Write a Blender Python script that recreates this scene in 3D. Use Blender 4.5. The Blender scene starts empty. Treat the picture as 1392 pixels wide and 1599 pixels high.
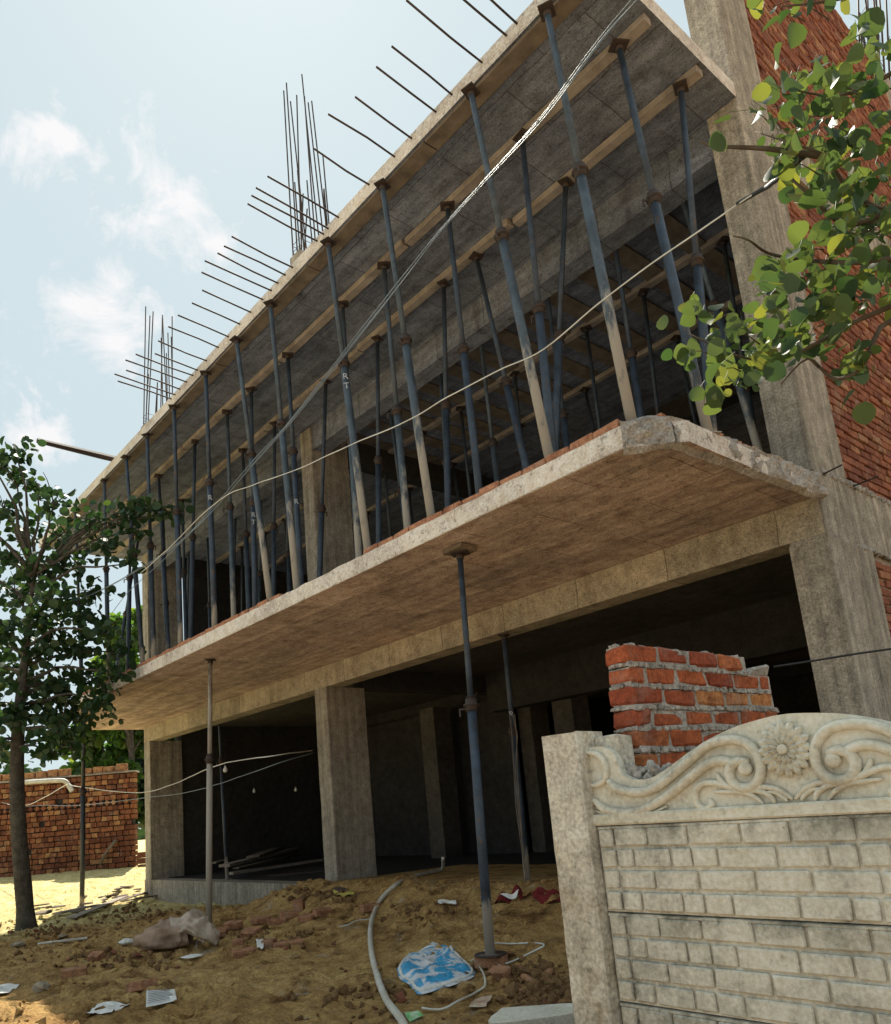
import bpy, math, random
from mathutils import Vector, Matrix, noise
rnd = random.Random(7)
sc = bpy.context.scene
COL = sc.collection
R = math.radians
# ------------------------------------------------------------------ camera
YAW, PITCH, ROLL, FPX = 0.848, 0.2129, -0.0895, 1228.84
PCX, PCY, W0, H0 = 673.22, 991.51, 1392.0, 1599.0
CAMP = Vector((0, 0, 1.6))
_f = Vector((-math.sin(YAW)*math.cos(PITCH), math.cos(YAW)*math.cos(PITCH), math.sin(PITCH)))
_r = Vector((math.cos(YAW), math.sin(YAW), 0)); _u = _r.cross(_f)
CR = _r*math.cos(ROLL)+_u*math.sin(ROLL); CU = -_r*math.sin(ROLL)+_u*math.cos(ROLL)
cam = bpy.data.cameras.new('camera'); camo = bpy.data.objects.new('camera', cam); COL.objects.link(camo)
m = Matrix((CR, CU, -_f)).transposed().to_4x4(); m.translation = CAMP
camo.matrix_world = m
cam.sensor_fit = 'HORIZONTAL'; cam.sensor_width = 36; cam.lens = FPX/W0*36
cam.shift_x = (W0/2-PCX)/W0; cam.shift_y = (PCY-H0/2)/W0
cam.clip_start = 0.05; cam.clip_end = 3000
sc.camera = camo
# ------------------------------------------------------------------ light
SUN = Vector((-0.458, 0.279, 0.844)).normalized()
sun = bpy.data.lights.new('sun', 'SUN'); sun.energy = 5.0; sun.angle = R(0.6); sun.color = (1, .93, .80)
suno = bpy.data.objects.new('sun', sun); COL.objects.link(suno); suno.rotation_euler = SUN.to_track_quat('Z', 'Y').to_euler()
suno.location = (0, 0, 40)
world = bpy.data.worlds.new('World'); sc.world = world; world.use_nodes = True
nt = world.node_tree; nt.nodes.clear()
def WN(t, **k):
    n = nt.nodes.new(t)
    for a, b in k.items(): setattr(n, a, b)
    return n
sky = WN('ShaderNodeTexSky', sky_type='NISHITA', sun_disc=False, sun_elevation=math.asin(SUN.z), sun_rotation=math.atan2(SUN.x, SUN.y), air_density=1.0, dust_density=1.2, ozone_density=1.0)
bg = WN('ShaderNodeBackground'); bg.inputs[1].default_value = 0.15
tc = WN('ShaderNodeTexCoord')
mp = WN('ShaderNodeMapping'); mp.inputs['Scale'].default_value = (1, 1, 1.5); mp.inputs['Location'].default_value = (0.32, 0.1, 0.15)
n1 = WN('ShaderNodeTexNoise'); n1.inputs['Scale'].default_value = 11; n1.inputs['Detail'].default_value = 12; n1.inputs['Roughness'].default_value = .66; n1.inputs['Distortion'].default_value = .5
n2 = WN('ShaderNodeTexNoise'); n2.inputs['Scale'].default_value = 2.6; n2.inputs['Detail'].default_value = 8
hz = WN('ShaderNodeMixRGB'); hz.inputs[0].default_value = .95; hz.inputs[2].default_value = (2.25, 2.68, 2.78, 1)   # thin high haze over the blue
mx = WN('ShaderNodeMixRGB'); mx.inputs[2].default_value = (3.75, 3.6, 3.6, 1)
L = nt.links.new
def WM(op, a, b):
    x = WN('ShaderNodeMath', operation=op)
    for i, v in ((0, a), (1, b)):
        if isinstance(v, (int, float)): x.inputs[i].default_value = v
        else: L(v, x.inputs[i])
    return x.outputs[0]
L(tc.outputs['Generated'], n1.inputs[0]); L(tc.outputs['Generated'], mp.inputs[0]); L(mp.outputs[0], n2.inputs[0])
acc = None      # cumulus banks at their own compass bearings and heights
for (px, py, r_) in ((105, 225, 70), (170, 275, 85), (235, 265, 80), (290, 325, 80), (340, 380, 70), (165, 480, 75), (185, 540, 70), (215, 500, 60), (20, 665, 65), (70, 690, 50), (-60, 640, 120), (-260, 500, 200)):
    dv = (_f*FPX + CR*(px-PCX) - CU*(py-PCY)).normalized()
    vd = WN('ShaderNodeVectorMath', operation='DISTANCE'); vd.inputs[1].default_value = dv; L(tc.outputs['Generated'], vd.inputs[0])
    o = WM('SUBTRACT', 1.0, WM('DIVIDE', vd.outputs['Value'], r_/FPX*.9))
    acc = o if acc is None else WM('MAXIMUM', acc, o)
dens = WM('ADD', WM('MULTIPLY', acc, .9), WM('MULTIPLY', WM('SUBTRACT', n1.outputs[0], .52), 5.2))
rp = WN('ShaderNodeValToRGB'); rp.color_ramp.elements[0].position = .1; rp.color_ramp.elements[1].position = .95
L(WM('MAXIMUM', dens, WM('MULTIPLY', WM('SUBTRACT', n2.outputs[0], .62), 1.6)), rp.inputs[0])
L(sky.outputs[0], hz.inputs[1]); L(hz.outputs[0], mx.inputs[1])
mm = WN('ShaderNodeMath', operation='MULTIPLY'); mm.inputs[1].default_value = .8
L(rp.outputs[0], mm.inputs[0]); L(mm.outputs[0], mx.inputs[0]); L(mx.outputs[0], bg.inputs[0])
wo = WN('ShaderNodeOutputWorld'); L(bg.outputs[0], wo.inputs[0])
sc.view_settings.view_transform = 'Standard'; sc.view_settings.look = 'None'
sc.view_settings.exposure = 0.88; sc.view_settings.gamma = 1
sc.render.engine = 'CYCLES'
sc.cycles.max_bounces = 8; sc.cycles.diffuse_bounces = 4; sc.cycles.transparent_max_bounces = 8
sc.cycles.use_denoising = True

# ------------------------------------------------------------------ helpers
def ray(px, py):
    return (_f*FPX + CR*(px-PCX) - CU*(py-PCY)).normalized()
def at(px, py, ax, v):
    "point on the sight line where coordinate ax equals v"
    i = 'xyz'.index(ax); d = ray(px, py); return CAMP + d*((v-CAMP[i])/d[i])
def atd(px, py, depth):
    d = ray(px, py); return CAMP + d*(depth/d.dot(_f))
def sm(a, b, x):
    t = max(0, min(1, (x-a)/(b-a))); return t*t*(3-2*t)
XR, XM, XL = -2.46, -9.97, -16.96          # right faces of the three front columns
CW, CD = 0.31, 0.72                         # column width / depth
YB, YS1, YS2 = 6.57, 4.305, 4.445           # column front, lower slab edge, upper slab edge
ZP, ZBM, ZS1, T1, ZS2, T2 = 0.60, 3.50, 3.82, 0.155, 7.80, 0.17
ZTOP = 11.15; WZ = 1.472
def G(x, y, fine=True):
    "ground height"
    d = math.hypot(x, y)
    h = .30
    h += .45*sm(17.5, 24, d)*sm(-14, -17.5, x)
    h -= .12*sm(-11.6, -13, x)*sm(-18, -16, x)*sm(5.4, 6.3, y)*(1-sm(8, 12, y))
    h += .30*sm(5.1, 6.45, y)*sm(-12.4, -10.1, x)*(1-sm(9, 14, y))
    h += .10*sm(4.0, 5.2, y)*sm(-11.5, -9, x)*(1-sm(6, 9, y))
    if fine and -40 < x < 6 and -4 < y < 20:
        a = 1-sm(14, 22, d)*.6
        if y > 6.4 and x > -17: a = .0
        p = Vector((x, y, 0))
        h += a*(.06*noise.noise(p*.9) + .06*noise.noise(p*2.3+Vector((5, 1, 2))) + .05*abs(noise.noise(p*5.1)) + .02*noise.noise(p*13))
        ru = sm(.05, .45, noise.noise(p*.7+Vector((9, 3, 0)))+.15)
        h += a*(.025*abs(noise.noise(Vector((x*3+y*1.5, y*9-x*2, 4)))))
        h += a*ru*.07*noise.noise(p*11+Vector((1, 8, 0)))
    return h
def onG(px, py):
    d = ray(px, py); t = 1.0
    while t < 200:
        q = CAMP+d*t
        if q.z < G(q.x, q.y): break
        t *= 1.004
    return Vector((q.x, q.y, G(q.x, q.y)))

class MB:
    def __init__(s): s.v = []; s.f = []; s.sm = []; s.mi = []
    def add(s, vs, fs, smooth=False, mi=0):
        o = len(s.v); s.v += [tuple(v) for v in vs]
        for f in fs: s.f.append([o+i for i in f]); s.sm.append(smooth); s.mi.append(mi)
    def box(s, a, b, jit=0, mat=None, mi=0):
        x0, y0, z0 = a; x1, y1, z1 = b
        vs = [Vector((x, y, z)) for z in (z0, z1) for (x, y) in ((x0, y0), (x1, y0), (x1, y1), (x0, y1))]
        if jit: vs = [v+Vector((rnd.uniform(-jit, jit), rnd.uniform(-jit, jit), rnd.uniform(-jit, jit))) for v in vs]
        if mat: vs = [mat @ v for v in vs]
        s.add(vs, [(3, 2, 1, 0), (4, 5, 6, 7), (0, 1, 5, 4), (1, 2, 6, 5), (2, 3, 7, 6), (3, 0, 4, 7)], mi=mi)
        return s
    def bbox(s, a, b, bev, mat=None, jit=0, mi=0):
        "box with chamfered edges"
        x0, y0, z0 = a; x1, y1, z1 = b; c = [(x0+x1)/2, (y0+y1)/2, (z0+z1)/2]; h = [(x1-x0)/2, (y1-y0)/2, (z1-z0)/2]
        vs = []; idx = {}
        for sx in (-1, 1):
            for sy in (-1, 1):
                for sz in (-1, 1):
                    j = Vector((rnd.uniform(-jit, jit), rnd.uniform(-jit, jit), rnd.uniform(-jit, jit)))
                    for ax in range(3):
                        sg = (sx, sy, sz); v = Vector([c[k]+sg[k]*(h[k]-(0 if k == ax else bev)) for k in range(3)])+j
                        idx[(sx, sy, sz, ax)] = len(vs); vs.append(mat @ v if mat else v)
        fs = []
        for ax in range(3):
            o = [k for k in range(3) if k != ax]
            for sg in (-1, 1):
                q = []
                for (a1, b1) in ((-1, -1), (1, -1), (1, 1), (-1, 1)):
                    t = [0, 0, 0]; t[ax] = sg; t[o[0]] = a1; t[o[1]] = b1; q.append(idx[(*t, ax)])
                flip = (sg < 0) ^ (ax == 1)
                fs.append(q[::-1] if flip else q)
        for ax in range(3):            # edges parallel to ax
            o = [k for k in range(3) if k != ax]
            for s1 in (-1, 1):
                for s2 in (-1, 1):
                    t0 = [0, 0, 0]; t0[o[0]] = s1; t0[o[1]] = s2; t1 = list(t0); t0[ax] = -1; t1[ax] = 1
                    q = [idx[(*t0, o[0])], idx[(*t1, o[0])], idx[(*t1, o[1])], idx[(*t0, o[1])]]
                    fl = (s1*s2 > 0) ^ (ax == 1)
                    fs.append(q if not fl else q[::-1])
        for sx in (-1, 1):
            for sy in (-1, 1):
                for sz in (-1, 1):
                    q = [idx[(sx, sy, sz, k)] for k in range(3)]
                    fs.append(q if sx*sy*sz > 0 else q[::-1])
        s.add(vs, fs, mi=mi); return s
    def tube(s, pts, r, n=8, caps=True, smooth=True, mi=0, flat=None):
        pts = [Vector(p) for p in pts]; rs = r if isinstance(r, (list, tuple)) else [r]*len(pts)
        vs = []; prev = None
        for i, p in enumerate(pts):
            t = (pts[min(i+1, len(pts)-1)]-pts[max(i-1, 0)]).normalized()
            if prev is None:
                a = Vector((0, 0, 1)) if abs(t.z) < .9 else Vector((1, 0, 0)); x = t.cross(a).normalized()
            else:
                x = (prev-t*prev.dot(t)).normalized()
            prev = x; y = t.cross(x)
            for k in range(n):
                an = 2*math.pi*k/n; o = x*math.cos(an)*rs[i]+y*math.sin(an)*rs[i]
                if flat: o = Vector((o.x*flat[0], o.y*flat[1], o.z*flat[2]))
                vs.append(p+o)
        fs = []
        for i in range(len(pts)-1):
            for k in range(n):
                a = i*n+k; b = i*n+(k+1) % n; fs.append((a, b, b+n, a+n))
        if caps: fs.append(tuple(range(n))[::-1]); fs.append(tuple(range((len(pts)-1)*n, len(pts)*n)))
        s.add(vs, fs, smooth, mi); return s
    def prism(s, poly, d, mi=0):
        "poly: 3-D loop, d: extrusion vector"
        n = len(poly); d = Vector(d); vs = [Vector(p) for p in poly]+[Vector(p)+d for p in poly]
        s.add(vs, [tuple(range(n))[::-1], tuple(range(n, 2*n))]+[(i, (i+1) % n, n+(i+1) % n, n+i) for i in range(n)], mi=mi); return s
    def build(s, name, mat, parent=None):
        me = bpy.data.meshes.new(name)
        off = Vector((0, 0, 0)); p = parent
        while p is not None: off += p.location; p = p.parent
        me.from_pydata([tuple(Vector(v)-off) for v in s.v], [], s.f)
        me.polygons.foreach_set('use_smooth', s.sm)
        mats = mat if isinstance(mat, (list, tuple)) else [mat]
        for x in mats: me.materials.append(x)
        if len(mats) > 1: me.polygons.foreach_set('material_index', s.mi)
        me.update()
        o = bpy.data.objects.new(name, me); COL.objects.link(o)
        if parent: o.parent = parent
        return o
def tag(o, label=None, cat=None, group=None, kind=None):
    if label: o['label'] = label
    if cat: o['category'] = cat
    if group: o['group'] = group
    if kind: o['kind'] = kind
    return o
def thing(name, loc, label, cat, group=None):
    o = bpy.data.objects.new(name, None); COL.objects.link(o); o.location = loc; o.empty_display_size = .2
    return tag(o, label, cat, group)

# ------------------------------------------------------------------ materials
class NM:
    def __init__(s, name, rough=.85, spec=.3, metal=0):
        s.m = bpy.data.materials.new(name); s.m.use_nodes = True; s.t = s.m.node_tree
        s.b = s.t.nodes['Principled BSDF']; s.b.inputs['Roughness'].default_value = rough; s.b.inputs['Specular IOR Level'].default_value = spec
        s.b.inputs['Metallic'].default_value = metal
        s.tc = s.t.nodes.new('ShaderNodeTexCoord').outputs['Object']
    def n(s, t, **k):
        x = s.t.nodes.new(t)
        for a, b in k.items(): setattr(x, a, b)
        return x
    def l(s, a, b): s.t.links.new(a, b)
    def noise(s, scale, detail=5, rough=.55, stretch=None, dist=0, off=0):
        v = s.tc
        if stretch or off:
            mpn = s.n('ShaderNodeMapping'); mpn.inputs['Scale'].default_value = stretch or (1, 1, 1); mpn.inputs['Location'].default_value = (off, off, off); s.l(v, mpn.inputs[0]); v = mpn.outputs[0]
        x = s.n('ShaderNodeTexNoise'); x.inputs['Scale'].default_value = scale; x.inputs['Detail'].default_value = detail; x.inputs['Roughness'].default_value = rough
        x.inputs['Distortion'].default_value = dist
        s.l(v, x.inputs['Vector']); return x.outputs[0]
    def ramp(s, f, a, b, ca=(0, 0, 0, 1), cb=(1, 1, 1, 1)):
        x = s.n('ShaderNodeValToRGB'); e = x.color_ramp.elements; e[0].position = a; e[1].position = b; e[0].color = ca; e[1].color = cb
        s.l(f, x.inputs[0]); return x.outputs[0]
    def mix(s, fac, a, b, mode='MIX'):
        x = s.n('ShaderNodeMixRGB', blend_type=mode)
        for i, v in ((0, fac), (1, a), (2, b)):
            if isinstance(v, (int, float)): x.inputs[i].default_value = v
            elif isinstance(v, tuple): x.inputs[i].default_value = (*v, 1) if len(v) == 3 else v
            else: s.l(v, x.inputs[i])
        return x.outputs[0]
    def math(s, op, a, b):
        x = s.n('ShaderNodeMath', operation=op)
        for i, v in ((0, a), (1, b)):
            if isinstance(v, (int, float)): x.inputs[i].default_value = v
            else: s.l(v, x.inputs[i])
        return x.outputs[0]
    def island(s):
        return s.n('ShaderNodeNewGeometry').outputs['Random Per Island']
    def bump(s, h, strength=.4, dist=.01):
        x = s.n('ShaderNodeBump'); x.inputs['Strength'].default_value = strength; x.inputs['Distance'].default_value = dist
        s.l(h, x.inputs['Height']); s.l(x.outputs[0], s.b.inputs['Normal'])
    def col(s, c):
        if isinstance(c, tuple): s.b.inputs['Base Color'].default_value = (*c, 1)
        else: s.l(c, s.b.inputs['Base Color'])
        return s.m
def concrete(name, base, dark, stain=.5, board=None, bumps=.5, green=None, sheets=None, sp_=.38, mold=False):
    k = NM(name, .9, .2)
    big = k.ramp(k.noise(.9, 6, .6, dist=.4), .35, .68)
    c = k.mix(big, base, tuple(x*.72 for x in base))
    st = k.ramp(k.noise(2.2, 7, .65, stretch=(1.6, 1.6, .28), off=3), .52, .75)
    c = k.mix(k.math('MULTIPLY', st, stain), c, dark)
    if green: c = k.mix(k.math('MULTIPLY', k.ramp(k.noise(3.1, 8, .7, off=8), .52, .66), .75), c, green)
    sp = k.ramp(k.noise(60, 3, .6), .3, .75)
    c = k.mix(sp_, c, sp, 'OVERLAY'); c = k.mix(sp_, c, k.ramp(k.noise(7, 8, .75, off=12), .3, .7), 'OVERLAY')
    if sheets:
        br = k.n('ShaderNodeTexBrick'); br.inputs['Scale'].default_value = 1; br.inputs['Mortar Size'].default_value = .007; br.inputs['Brick Width'].default_value = sheets[0]; br.inputs['Row Height'].default_value = sheets[1]; br.inputs['Mortar Smooth'].default_value = .4
        br.inputs['Color1'].default_value = (1, 1, 1, 1); br.inputs['Color2'].default_value = (.72, .74, .76, 1); br.inputs['Mortar'].default_value = (.28, .25, .22, 1)
        wv = k.n('ShaderNodeVectorMath', operation='ADD'); k.l(k.tc, wv.inputs[0]); nn_ = k.n('ShaderNodeTexNoise'); nn_.inputs['Scale'].default_value = 3; k.l(k.tc, nn_.inputs[0]); sc2 = k.n('ShaderNodeVectorMath', operation='SCALE'); sc2.inputs[3].default_value = .05; k.l(nn_.outputs['Color'], sc2.inputs[0]); k.l(sc2.outputs[0], wv.inputs[1]); k.l(wv.outputs[0], br.inputs[0])
        c = k.mix(.75, c, br.outputs[0], 'MULTIPLY')
    if mold:      # black mildew running down the casting seam near the post
        sx = k.n('ShaderNodeSeparateXYZ'); k.l(k.tc, sx.inputs[0])
        dx_ = k.math('ABSOLUTE', k.math('SUBTRACT', sx.outputs[0], .165), 0)
        band = k.ramp(dx_, .004, .030, (1, 1, 1, 1), (0, 0, 0, 1))
        c = k.mix(k.math('MULTIPLY', band, k.ramp(k.noise(11, 7, .75, off=7), .42, .62)), c, (.075, .07, .055))
        fr = k.n('ShaderNodeMath', operation='FRACT'); k.l(k.math('DIVIDE', k.math('SUBTRACT', sx.outputs[2], WZ-.2), .305), fr.inputs[0])
        tp_ = k.ramp(fr.outputs[0], .62, 1.0)
        c = k.mix(k.math('MULTIPLY', tp_, k.ramp(k.noise(3.5, 8, .75, off=17), .42, .56)), c, (.15, .145, .115))
    pit = k.ramp(k.noise(24, 6, .7, off=2), .30, .42)
    c = k.mix(.35, c, pit, 'MULTIPLY')
    h = k.math('ADD', k.noise(14, 8, .7), k.math('MULTIPLY', pit, .5))
    if board:
        bd = k.noise(1, 6, .7, stretch=board, off=1)
        h = k.math('ADD', h, k.math('MULTIPLY', bd, 1.3))
        c = k.mix(.36, c, k.ramp(bd, .3, .7), 'OVERLAY')
    k.bump(h, bumps, .012)
    return k.col(c)
def brickmat(name, a=(.36, .105, .045), b=(.23, .06, .033), c3=(.46, .19, .07), pale=0.0):
    k = NM(name, .9, .2); i = k.island()
    c = k.mix(k.ramp(i, .1, .9), a, b)
    x = k.n('ShaderNodeMath', operation='FRACT'); k.l(k.math('MULTIPLY', i, 37.3), x.inputs[0])
    c = k.mix(k.ramp(x.outputs[0], .72, .95), c, c3)
    c = k.mix(k.ramp(k.noise(9, 6, .7), .45, .75), c, tuple(v*.5 for v in b))
    c = k.mix(.65, c, k.ramp(k.noise(48, 6, .8), .25, .75), 'OVERLAY')
    c = k.mix(k.math('MULTIPLY', k.ramp(k.noise(5, 7, .7, off=5), .55, .7), .35+pale), c, (.42, .36, .30))
    k.bump(k.noise(30, 8, .8), 1, .014)
    return k.col(c)
def plain(name, c, c2=None, scale=8, rough=.8, spec=.3, bump=.2, metal=0, dist=.005):
    k = NM(name, rough, spec, metal); c2 = c2 or tuple(v*.65 for v in c)
    o = k.mix(k.ramp(k.noise(scale, 6, .65), .35, .7), c, c2)
    if bump: k.bump(k.noise(scale*4, 5, .6), bump, dist)
    return k.col(o)
M = {}
M['conc'] = concrete('concrete_cast', (.36, .32, .265), (.13, .11, .085), .75, board=(13, 13, .5))
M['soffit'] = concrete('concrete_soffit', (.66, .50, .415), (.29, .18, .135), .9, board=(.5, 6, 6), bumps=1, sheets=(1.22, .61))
M['soffit_up'] = concrete('concrete_upper_soffit_veil', (.215, .23, .275), (.08, .075, .088), .9, board=(.5, 6, 6), bumps=1, sheets=(.9, .6))  # grey-blue puts the flare veil into the soffit colour
M['edge'] = concrete('concrete_slab_edge', (.76, .69, .62), (.38, .31, .26), .5, bumps=1)
M['beam'] = concrete('concrete_beam', (.50, .42, .31), (.19, .135, .09), .8, bumps=.9, sheets=(1.1, 3))
M['mortar'] = concrete('rough_mortar', (.42, .38, .34), (.20, .17, .14), .4, bumps=1)
M['dark_conc'] = concrete('concrete_interior_shade', (.045, .042, .040), (.022, .02, .018), .5)  # near-black tone: interior shade put into the concrete colour
M['inner_shade_conc'] = concrete('concrete_inner_shaded', (.10, .088, .075), (.045, .04, .03), .5)  # darkened copy of the concrete, with indoor shade in its colour
M['precast'] = concrete('precast_weathered', (.68, .645, .55), (.20, .19, .16), .6, green=(.34, .33, .27), bumps=.4, sp_=.26, mold=True)
M['precast_clean'] = concrete('precast_pale', (.71, .675, .57), (.30, .27, .21), .5, green=(.42, .39, .31), bumps=.3, sp_=.2)
M['post'] = concrete('precast_post', (.60, .555, .47), (.26, .21, .14), .6, green=(.27, .20, .11), bumps=.5)
M['brick'] = brickmat('fired_brick', (.33, .125, .07), (.20, .07, .045), (.42, .22, .12))
M['brick_dusty'] = brickmat('fired_brick_dusty', (.33, .13, .075), (.22, .08, .05), (.42, .22, .12), .2)
M['brick_stack'] = brickmat('fired_brick_stack', (.30, .115, .055), (.14, .05, .03), (.42, .22, .10))
M['brick_bright'] = brickmat('fired_brick_pillar', (.54, .15, .058), (.36, .085, .042), (.60, .26, .10))
M['brick_worn'] = brickmat('fired_brick_edge', (.42, .15, .085), (.36, .13, .075), (.48, .25, .15), .25)
M['rust'] = plain('rusty_steel', (.035, .028, .028), (.06, .035, .022), 20, .7, .4)
M['wood'] = plain('weathered_timber', (.21, .165, .125), (.10, .08, .062), 5, .85, .2, .5)
M['wood_pale'] = plain('dusty_timber', (.37, .32, .275), (.19, .155, .13), 4, .85, .2, .5)
M['white_paint'] = plain('white_paint', (.62, .65, .66), (.10, .13, .16), 18)
M['pvc'] = plain('white_plastic_pipe', (.66, .64, .58), (.40, .36, .28), 4, .5, .4, .1)
M['wire_white'] = plain('white_wire', (.70, .70, .66), (.45, .43, .38), 4, .5, .4, 0)
M['wire_grey'] = plain('grey_cable', (.20, .25, .30), (.10, .13, .16), 2, .5, .4, 0)
M['wire_black'] = plain('black_cable', (.03, .03, .03), None, 4, .5, .4, 0)
M['stone'] = plain('stone', (.36, .30, .22), (.18, .14, .10), 9, .9, .2, .6)
M['paper'] = plain('paper', (.78, .77, .73), (.55, .53, .50), 26, .9, .1, .1)
M['print'] = plain('grey_print', (.22, .22, .24), None, 20)
M['redcloth'] = plain('red_cloth', (.20, .03, .03), (.10, .015, .015), 6, .9, .1, .5)
M['yellow'] = plain('yellow_wrapper', (.55, .50, .12), (.4, .3, .08), 9)
M['green_wrap'] = plain('green_wrapper', (.08, .42, .09), (.6, .66, .55), 14, .35, .5)
M['glass'] = plain('bulb_glass', (.75, .78, .75), (.65, .65, .62), 4, .15, .6, 0)
M['foil'] = plain('cream_packet', (.60, .56, .42), (.35, .12, .08), 20, .4, .5)
M['bark'] = plain('bark', (.12, .105, .085), (.05, .043, .035), 9, .95, .1, 1, dist=.03)
M['bark_thin'] = plain('twig_bark', (.13, .10, .07), (.07, .05, .035), 12, .9, .1, .3)
# steel prop: dark blue paint, cement splashes near the foot
def propmat(name, z0, z1, c=(.028, .048, .072)):
    k = NM(name, .55, .45)
    sep = k.n('ShaderNodeSeparateXYZ'); k.l(k.tc, sep.inputs[0])
    g = k.n('ShaderNodeMapRange'); g.inputs[1].default_value = z0; g.inputs[2].default_value = z1; g.inputs[3].default_value = .62; g.inputs[4].default_value = 0
    k.l(sep.outputs[2], g.inputs[0])
    nz = k.noise(9, 8, .7, stretch=(1, 1, .35))
    f = k.ramp(k.math('ADD', g.outputs[0], nz), .72, .86)
    base = k.mix(k.ramp(k.noise(6, 6, .7, off=4), .4, .7), c, tuple(v*2.3 for v in c))
    base = k.mix(k.ramp(k.noise(14, 5, .7, off=9), .60, .68), base, (.11, .055, .03))
    cc = k.mix(f, base, (.33, .30, .26))
    k.bump(nz, .3, .004)
    k.l(k.ramp(f, 0, 1, (.5, .5, .5, 1), (.9, .9, .9, 1)), k.b.inputs['Roughness'])
    return k.col(cc)
M['prop'] = propmat('painted_steel_prop', 0, .8, (.022, .033, .050))
M['prop_dirty'] = propmat('cement_splashed_prop', .0, 1.7, (.035, .048, .062))
M['prop_black'] = propmat('black_steel_prop', 0, .3, (.018, .022, .028))
M['prop_tan'] = propmat('dusty_steel_prop', .0, 6.5, (.095, .075, .055))
# soil
k = NM('soil', .97, .1)
big = k.ramp(k.noise(.45, 7, .6, dist=.6), .35, .65)
c = k.mix(big, (.46, .27, .105), (.62, .40, .165))
c = k.mix(k.ramp(k.noise(2.6, 8, .7, off=3), .5, .66), c, (.17, .085, .032))
c = k.mix(k.ramp(k.noise(1.7, 9, .75, off=23), .60, .70), c, (.50, .46, .38))
c = k.mix(k.ramp(k.noise(17, 6, .75, off=6), .60, .72), c, (.36, .27, .16))
c = k.mix(.6, c, k.ramp(k.noise(42, 6, .8), .28, .72), 'OVERLAY')
sx = k.n('ShaderNodeSeparateXYZ'); k.l(k.tc, sx.inputs[0])
fx = k.ramp(k.math('ADD', k.math('MULTIPLY', sx.outputs[0], -.06), k.math('MULTIPLY', k.noise(1.3, 6, .7, off=2), .35)), 0.90, 1.06)
dry_sunlit = k.mix(k.ramp(k.noise(3.5, 9, .75, off=1), .42, .62), (.80, .68, .34), (.55, .43, .19))  # sunlit band's brightness put into the pale dry soil at far left
c = k.mix(fx, c, dry_sunlit)
c = k.mix(.38, c, k.ramp(k.noise(6, 9, .8, off=14), .34, .62), 'OVERLAY')
k.bump(k.math('ADD', k.noise(9, 9, .78), k.math('MULTIPLY', k.noise(38, 6, .8), .6)), 1, .06)
M['soil'] = k.col(c)
M['bounce_strip'] = concrete('bounce_strip_concrete', (.50, .49, .46), (.30, .29, .27), .4)  # pale surface of the added strip that bounces light
M['straw'] = plain('straw', (.62, .56, .22), (.40, .42, .14), 3, .8, .2, 0)
M['clod'] = plain('dark_clod', (.24, .14, .065), (.12, .07, .035), 14, .97, .1, 1, dist=.02)
def leafmat(name, a, b, tr, tf=.48):
    k = NM(name, .5, .35); i = k.island()
    c = k.mix(i, a, b)
    x = k.n('ShaderNodeMath', operation='FRACT'); k.l(k.math('MULTIPLY', i, 53.7), x.inputs[0])
    c = k.mix(k.math('MULTIPLY', k.ramp(x.outputs[0], .86, .98), .7), c, (b[0]*2.3, b[1]*1.7, b[2]))
    k.col(c)
    tb = k.n('ShaderNodeBsdfTranslucent'); k.l(k.mix(1.0, c, tr, 'MULTIPLY'), tb.inputs[0])
    ms = k.n('ShaderNodeMixShader'); ms.inputs[0].default_value = tf
    k.l(k.b.outputs[0], ms.inputs[1]); k.l(tb.outputs[0], ms.inputs[2])
    k.l(ms.outputs[0], k.t.nodes['Material Output'].inputs[0])
    return k.m
M['leaf_near'] = leafmat('leaf_near', (.024, .055, .027), (.072, .108, .045), (2.3, 2.0, .8), .42)
M['leaf'] = leafmat('leaf_dark', (.020, .048, .022), (.036, .072, .030), (1.5, 1.6, .8), .30)
M['leaf_far'] = leafmat('leaf_bright', (.045, .105, .028), (.085, .150, .038), (2.0, 2.1, .8), .4)

# ------------------------------------------------------------------ ground
def axis(a, b, step, far):
    v = [a]; 
    while v[-1] < b: v.append(v[-1]+step)
    s = step; lo = [a]; hi = [v[-1]]
    while hi[-1] < far: s *= 1.35; hi.append(hi[-1]+s)
    s = step
    while lo[-1] > -far: s *= 1.35; lo.append(lo[-1]-s)
    return lo[:0:-1]+v+hi[1:]
gx = axis(-17, 1, .042, 900); gy = axis(.5, 6.8, .036, 900)
b = MB(); vs = [(x, y, G(x, y)) for y in gy for x in gx]; nx = len(gx)
fs = [(j*nx+i, j*nx+i+1, (j+1)*nx+i+1, (j+1)*nx+i) for j in range(len(gy)-1) for i in range(nx-1)]
b.add(vs, fs, True)
tag(b.build('ground', M['soil']), 'uneven brown earth in front of the building', None, None, 'structure')

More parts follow.
